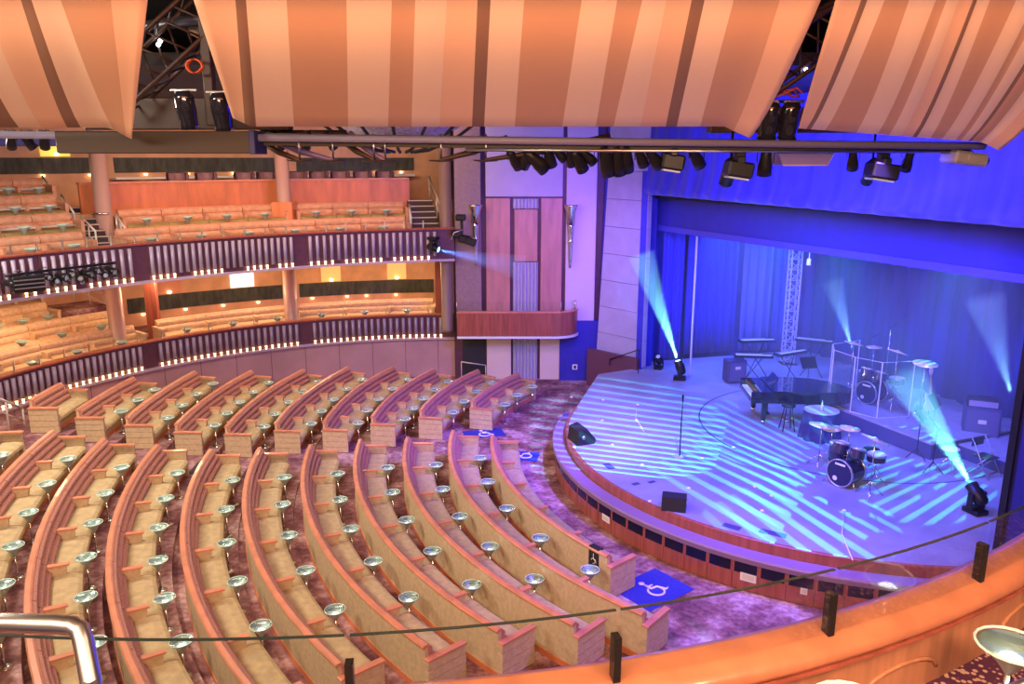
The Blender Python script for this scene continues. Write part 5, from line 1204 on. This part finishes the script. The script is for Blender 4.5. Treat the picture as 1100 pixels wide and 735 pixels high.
MB().bbox((-.05, .1, .1), (.05, .2, .6), .01, Matrix.Translation(sc_)).build('mount', BLACK, t)

# ================================================================== SAILS
SL = mat('sail_cream', (.84, .58, .4), .8, scale=2); SO = mat('sail_light_orange', (.82, .48, .3), .8); SM = mat('sail_tan_stripe', (.62, .33, .19), .8); SD = mat('sail_dark_stripe', (.27, .14, .085), .8)
def sail(label, bounds, right, vb, Yb, Yt, tip=None):
    """bounds: (u at frame top, u at the lower hem, material index of the stripe to its right)"""
    vs = []; fs_ = []; mi = []; NR = 14; off = 0; sub_ = 4
    cols = []
    for i in range(len(bounds)):
        ut, ub, m_ = bounds[i]; nt_, nb = (bounds[i+1][0], bounds[i+1][1]) if i+1 < len(bounds) else right
        for s in range(sub_): cols.append((ut+(nt_-ut)*s/sub_, ub+(nb-ub)*s/sub_, m_))
    cols.append((*right, cols[-1][2])); n = len(cols)
    bow = lambda t: t**1.0
    for side in (0, 1):
        for ci, (ut, ub, m_) in enumerate(cols):
            for j in range(NR+1):
                t = -.16+(1.16)*(1-j/NR) if False else 1-j/NR*1.18       # 1 at hem, below 0 above the frame
                x = ub+(ut-ub)*(1-t) 
                # stripes leave the hem steeply and lean more higher up
                cv = (1-t); x = ub+(ut-ub)*(cv**.85 if cv > 0 else 0) if abs(ut-ub) > 45 else x
                v = (vb(ub) if callable(vb) else vb)*t
                Y = Yt+(Yb-Yt)*(t if t > 0 else t)+ -.35*sin(pi*max(0, min(1, t)))
                p = atY(x, v, Y)+Vector((0, .008*sin(ci*.9)*(1 if 0 < ci < n-1 else 0), 0))
                if side: p = p+Vector((0, .015, .0))
                vs.append(tuple(p))
    N1 = n*(NR+1)
    m = MB()
    for i in range(n-1):
        for j in range(NR):
            a = i*(NR+1)+j; b = a+NR+1
            m.f.append([a, b, b+1, a+1]); m.mi.append(cols[i][2]); m.sm.append(True)
            m.f.append([N1+a, N1+a+1, N1+b+1, N1+b]); m.mi.append(cols[i][2]); m.sm.append(True)
    for i in range(n-1):
        a = i*(NR+1); b = a+NR+1; m.f.append([a, N1+a, N1+b, b]); m.mi.append(cols[i][2]); m.sm.append(False)
    for j in range(NR):
        m.f.append([j, j+1, N1+j+1, N1+j]); m.mi.append(cols[0][2]); m.sm.append(False)
        a = (n-1)*(NR+1)+j; m.f.append([a, N1+a, N1+a+1, a+1]); m.mi.append(cols[-1][2]); m.sm.append(False)
    m.v = vs
    return tag(m.build('striped_sail', [SL, SO, SM, SD]), label, 'fabric sail', 'striped ceiling sails')
sail('left striped orange sail with its lower corner drooping to a point', [(-150, -90, 0), (-75, -14, 3), (-50, 20, 0), (-20, 45, 1), (22, 72, 3), (34, 87, 0), (65, 122, 2), (119, 135, 1)], (158, 141), lambda u: 137 if u < 118 else 137+(u-118)*.55, 11.6, 9.2)
sail('wide middle striped orange sail between the two dark gaps', [(208, 250, 1), (253, 263, 3), (264, 275, 0), (308, 316, 2), (372, 374, 0), (421, 417, 2), (446, 442, 0), (480, 472, 1), (513, 507, 3), (527, 520, 0), (563, 553, 2), (625, 604, 0), (663, 640, 2), (690, 659, 0), (716, 688, 1), (743, 715, 3), (757, 727, 0), (788, 752, 2), (838, 788, 1)], (882, 806), lambda u: (127+(u-250)*.45 if u < 268 else 136 if u < 780 else 137+(u-780)*.45), 11.6, 9.2)
sail('right striped orange sail slanting down to the right', [(898, 858, 1), (925, 866, 3), (932, 871, 0), (950, 886, 2), (977, 920, 0), (1005, 942, 2), (1017, 955, 0), (1030, 968, 1), (1045, 980, 3), (1050, 985, 0), (1063, 999, 2), (1092, 1012, 0), (1112, 1026, 2), (1122, 1032, 0), (1140, 1040, 3), (1146, 1043, 2), (1165, 1053, 0), (1190, 1060, 1)], (1215, 1074), lambda u: 138+(u-858)*.075+(max(0, u-1055)*.4), 11.6, 9.2)

# ================================================================== NEAR BALCONY
CN = (-1.454, 11.208)
# rail outer edge passes the measured points; fit circle through three
e = [at(703, 703, 5.63), at(890, 655, 5.63), at(1099, 599, 5.63)]
nc = Vector((-1.454, 11.208, 0)); NRr = 8.05
def nang(p): return degrees(atan2(p.y-nc.y, p.x-nc.x))
n0, n1 = nang(at(300, 740, 5.5))-20, nang(e[2])+12
def nfr(a0, a1, st=2): return [(o, -p_, q_) for o, p_, q_ in arcframes((nc.x, nc.y), NRr, a0, a1, st)]   # p axis points outward = toward the viewer
nr_ = thing('balcony_parapet', 'curved honey-coloured wooden parapet of the near balcony with rounded rail', 'parapet', tuple(pol(nc, NRr, (n0+n1)/2, 5.1)))
MB().sweep([(.0, 5.55), (-.01, 5.6), (.0, 5.63), (.05, 5.645), (.14, 5.635), (.19, 5.62), (.235, 5.59), (.25, 5.55), (.235, 5.52), (.2, 5.5), (.0, 5.5)], nfr(n0, n1), smooth=True).build('rail', mat('honey_rail_wood', (.46, .17, .09), .35, var=.12, scale=5, coat=.5), nr_)
MB().sweep([(.14, 5.47), (.24, 5.49), (.24, 5.505), (.1, 5.5)], nfr(n0, n1)).build('rail_moulding', WOODR, nr_)
MB().sweep([(.05, 4.4), (.05, 5.5), (.16, 5.5), (.16, 5.1), (.16, 4.4)], nfr(n0, n1)).build('panelling', mat('honey_panel_wood', (.45, .2, .11), .45, var=.14, scale=3, stretch=(5, 5, .4)), nr_)
# arched relief on the panel
for k, u in enumerate([952, 1080]):
    q = at(u, 720 if k == 0 else 655, 5.2); a = nang(q); m = MB(); pts = []
    for i in range(13):
        x = radians(180*i/12); pts.append(pol(nc, NRr+.165, a+2.0*cos(x), 5.2+.1*sin(x)))
    m.tube(pts, .012, 6); m.build('arched_moulding', mat('honey_panel_wood', (.56, .27, .13)), nr_)
slabm = MB().sweep([(.1, 4.6), (.1, 5.1), (4.5, 5.1), (4.5, 4.6)], nfr(n0, n1)); struct(slabm.build('floor_near_balcony', DOTC))
# glass panes + posts
pu = [(-330, 700), (98, 672), (380, 708), (658, 675), (892, 632), (1060, 585), (1220, 540)]
pa_ = [nang(at(u, v, 6.0)) for u, v in pu]
g = thing('glass_balustrade', 'frameless glass balustrade with slim dark posts on the near balcony rail', 'balustrade', tuple(pol(nc, NRr, (n0+n1)/2, 5.63)))
base = [nang(at(u, v, 5.63)) for u, v in [(-330, 760), (115, 745), (380, 745), (656, 722), (888, 680), (1056, 626), (1200, 575)]]
ZG = 6.0
for i in range(len(base)-1):
    b0, b1 = base[i]+.08, base[i+1]-.08
    gp_ = MB().sweep([(.155, 5.645), (.155, ZG), (.167, ZG), (.167, 5.645)], nfr(b0, b1)).build('glass_pane', GLASS, g)
    sub(MB().sweep([(.153, ZG-.002), (.153, ZG+.003), (.169, ZG+.003), (.169, ZG-.002)], nfr(b0, b1)), 'polished_edge', GEDGE, gp_, g)
for i, b in enumerate(base):
    o_, p_, q_ = nfr(b, b+.01)[0]; t_ = Vector((-p_.y, p_.x, 0))
    for s in (-1, 1):
        pass
    vs = [tuple(o_+p_*x+t_*y+Vector((0, 0, z))) for z in (5.63, 5.86) for x, y in ((.12, -.018), (.12, .018), (.175, .018), (.175, -.018))]
    MB().add(vs, [(3, 2, 1, 0), (4, 5, 6, 7), (0, 1, 5, 4), (1, 2, 6, 5), (2, 3, 7, 6), (3, 0, 4, 7)]).build('post', mat('dark_chrome', (.03, .028, .03), .2, .6), g)
# near cocktail table
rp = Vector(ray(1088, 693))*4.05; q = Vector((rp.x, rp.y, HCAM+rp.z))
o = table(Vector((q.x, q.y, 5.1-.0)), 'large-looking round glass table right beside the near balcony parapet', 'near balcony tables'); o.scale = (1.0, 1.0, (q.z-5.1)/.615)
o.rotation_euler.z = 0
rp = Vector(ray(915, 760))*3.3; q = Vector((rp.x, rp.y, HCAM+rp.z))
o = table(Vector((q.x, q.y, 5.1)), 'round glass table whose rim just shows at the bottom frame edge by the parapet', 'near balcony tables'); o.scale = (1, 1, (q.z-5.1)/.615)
# steel handrails near the camera
def near(u, v, dep): d = ray(u, v); f_ = d.y*cos(PITCH)-d.z*sin(PITCH); return Vector((0, 0, HCAM))+d*(dep/f_)
h = thing('handrail', 'thick satin steel handrail bending down at the lower left', 'handrail', tuple(near(90, 700, 2.1)))
c_ = near(84, 673, 2.1); e_ = near(103, 760, 2.0)
MB().tube([near(-150, 665, 2.1), near(60, 671, 2.1), near(78, 672.5, 2.1), near(86, 677, 2.09), near(90, 690, 2.08), e_, near(118, 850, 1.95)], .026, 14).build('rail', STEEL, h)
a = near(96, 735, 2.0); MB().tube([a, (a.x, a.y, 5.1)], .02, 10).build('post', STEEL, h)
h = thing('handrail', 'satin steel handrail crossing the lower right corner', 'handrail', tuple(near(1090, 735, 3.0)))
MB().tube([near(1030, 768, 3.1), near(1200, 692, 3.1)], .026, 14).build('rail', STEEL, h)
a = near(1120, 725, 3.1); MB().tube([a, (a.x, a.y, 5.1)], .02, 10).build('post', STEEL, h)

# ================================================================== GOBO STRIPES AND BEAMS
def G(u, v): return at(u, v, ZD)
def gob(name, src, c, ang, n, e, pa, pb, duty, label, col=CYAN):
    """projector with a slotted gobo slide at its mouth; slots run from photo point pa to pb on the deck"""
    src = Vector(src); c = G(*c); q = (c-src).to_track_quat('-Z', 'Y'); L = Matrix.Translation(src) @ q.to_matrix().to_4x4(); Mx = q.to_matrix()
    ln = G(*pb)-G(*pa); vd = (c-src).normalized(); ln = (ln-vd*ln.dot(vd)).normalized()
    th = thing('gobo_projector', label, 'stage light', tuple(src), 'gobo projectors')
    D = .30; Rm = D*math.tan(radians(ang)/2)
    k = MB(); k.lathe([(Rm+.012, -D-.02), (Rm+.03, -D-.02), (Rm+.03, .12), (.03, .2), (0, .2), (0, .18), (.02, .18), (Rm+.012, .1), (Rm+.012, -D-.02)], 16, L); k.build('housing', BLACK, th)
    a = atan2(ln.dot(Mx.col[1]), ln.dot(Mx.col[0])); S = L @ RZ(a)
    pitch = 2*Rm/n; m = MB()
    # one connected slide: slots cut between the bars, joined by the rim strips
    for i in range(n+1):
        y = -Rm+i*pitch; hw = pitch*(1-duty)/2; m.box((-Rm*.86, y-hw, -D), (Rm*.86, y+hw, -D+.003), S)
    for sx in (-1, 1): m.box((min(sx*Rm*.86, sx*(Rm+.02)), -Rm-.01, -D), (max(sx*Rm*.86, sx*(Rm+.02)), Rm+.01, -D+.003), S)
    m.build('gobo_slide', BLACKM, th)
    MB().tube([src+Vector((0, 0, Rm+.02)), (src.x, src.y, src.z+.6)], .02).build('hanger', BLACK, th)
    spot(name, tuple(src), tuple(c), e, col, ang*1.04, .1, 0.0)
gob('gobo_left', (3.4, 12.6, 7.85), (682, 465), 30, 17, 11000, (620, 470), (735, 486), .42, 'slotted projector light under the beam, aimed at the left of the deck')
gob('gobo_turntable', (5.6, 12.6, 7.85), (815, 468), 22, 12, 5500, (770, 440), (850, 478), .42, 'slotted projector light under the beam, aimed at the turntable')
gob('gobo_front', (10.2, 24.0, 7.2), (862, 560), 17, 12, 6000, (840, 545), (930, 605), .42, 'slotted projector light behind the header, aimed at the near deck')
gob('gobo_front_left', (8.6, 25.0, 7.2), (770, 520), 19, 12, 6000, (735, 500), (850, 560), .38, 'slotted projector light behind the header, aimed at the left wedge speaker')
gob('gobo_right', (12.6, 22.0, 7.2), (978, 508), 22, 12, 4500, (940, 518), (1010, 490), .4, 'slotted projector light behind the header, aimed right of the drums')
BEAM = bpy.data.materials.new('hazy_beam'); BEAM.use_nodes = True; nt = BEAM.node_tree; nt.nodes.clear()
o_ = nt.nodes.new('ShaderNodeOutputMaterial'); vsn = nt.nodes.new('ShaderNodeVolumeScatter'); vsn.inputs['Density'].default_value = .3; vsn.inputs['Anisotropy'].default_value = .0; vsn.inputs['Color'].default_value = (.8, .9, 1, 1)
nt.links.new(vsn.outputs[0], o_.inputs['Volume'])
def beam(src, tgt, half, L, e, col, label, m=BEAM):
    src = Vector(src); d = (Vector(tgt)-src).normalized(); H_ = aim(src, d)
    r1 = L*math.tan(radians(half))
    o = MB().lathe([(.05, .05), (r1+.05, L)], 24, H_).build('hazy_light_beam', m); tag(o, label, 'light beam'); o['kind'] = 'stuff'
    spot('beam_lamp', src+d*.03, tuple(src+d*L), e, col, half*2*1.02, .1, .03)
beam(L1, atY(695, 292, 24.9), 6.6, 3.7, 6500, (.25, .9, .9), 'cyan beam of light rising from the left floor moving head')
beam(L2, tgt2, 9.5, 2.7, 3200, (.15, .85, .9), 'cyan beam of light thrown left from the right floor moving head')
b0 = at(915, 375, 2.6); bb = atY(915, 374, 25.5); beam(bb, bb+Vector((-.75, 0, 2)), 8, 2.4, 1500, (.25, .6, 1), 'faint blue beam rising behind the clear drum screens')
bb = atY(1086, 424, 18.6); beam(bb, bb+Vector((-.8, 0, 2)), 9, 2.6, 900, (.25, .6, 1), 'faint blue beam by the right edge of the stage opening')
beam(bl, bl+Vector((2.2, -.3, -.45)), 8, 3.0, 1400, (.1, .25, 1), 'blue beam from the small moving light at the upper balcony end')
# stage haze
HZ = bpy.data.materials.new('stage_haze'); HZ.use_nodes = True; nt = HZ.node_tree; nt.nodes.clear()
o_ = nt.nodes.new('ShaderNodeOutputMaterial'); vsn = nt.nodes.new('ShaderNodeVolumeScatter'); vsn.inputs['Density'].default_value = .038; vsn.inputs['Color'].default_value = (.8, .85, 1, 1)
nt.links.new(vsn.outputs[0], o_.inputs['Volume'])
hz = MB().prism([(4.6, 26.1), (8.5, 14.2), (13.5, 15.5), (13.3, 22), (11.6, 28.3), (5.2, 27.0)], ZD+.02, 7.0).build('stage_haze', HZ)
tag(hz, 'thin blue haze hanging over the stage', 'haze'); hz['kind'] = 'stuff'
for o in THINGS:
    pass
for o in bpy.data.objects:
    if 'org' in o: del o['org']
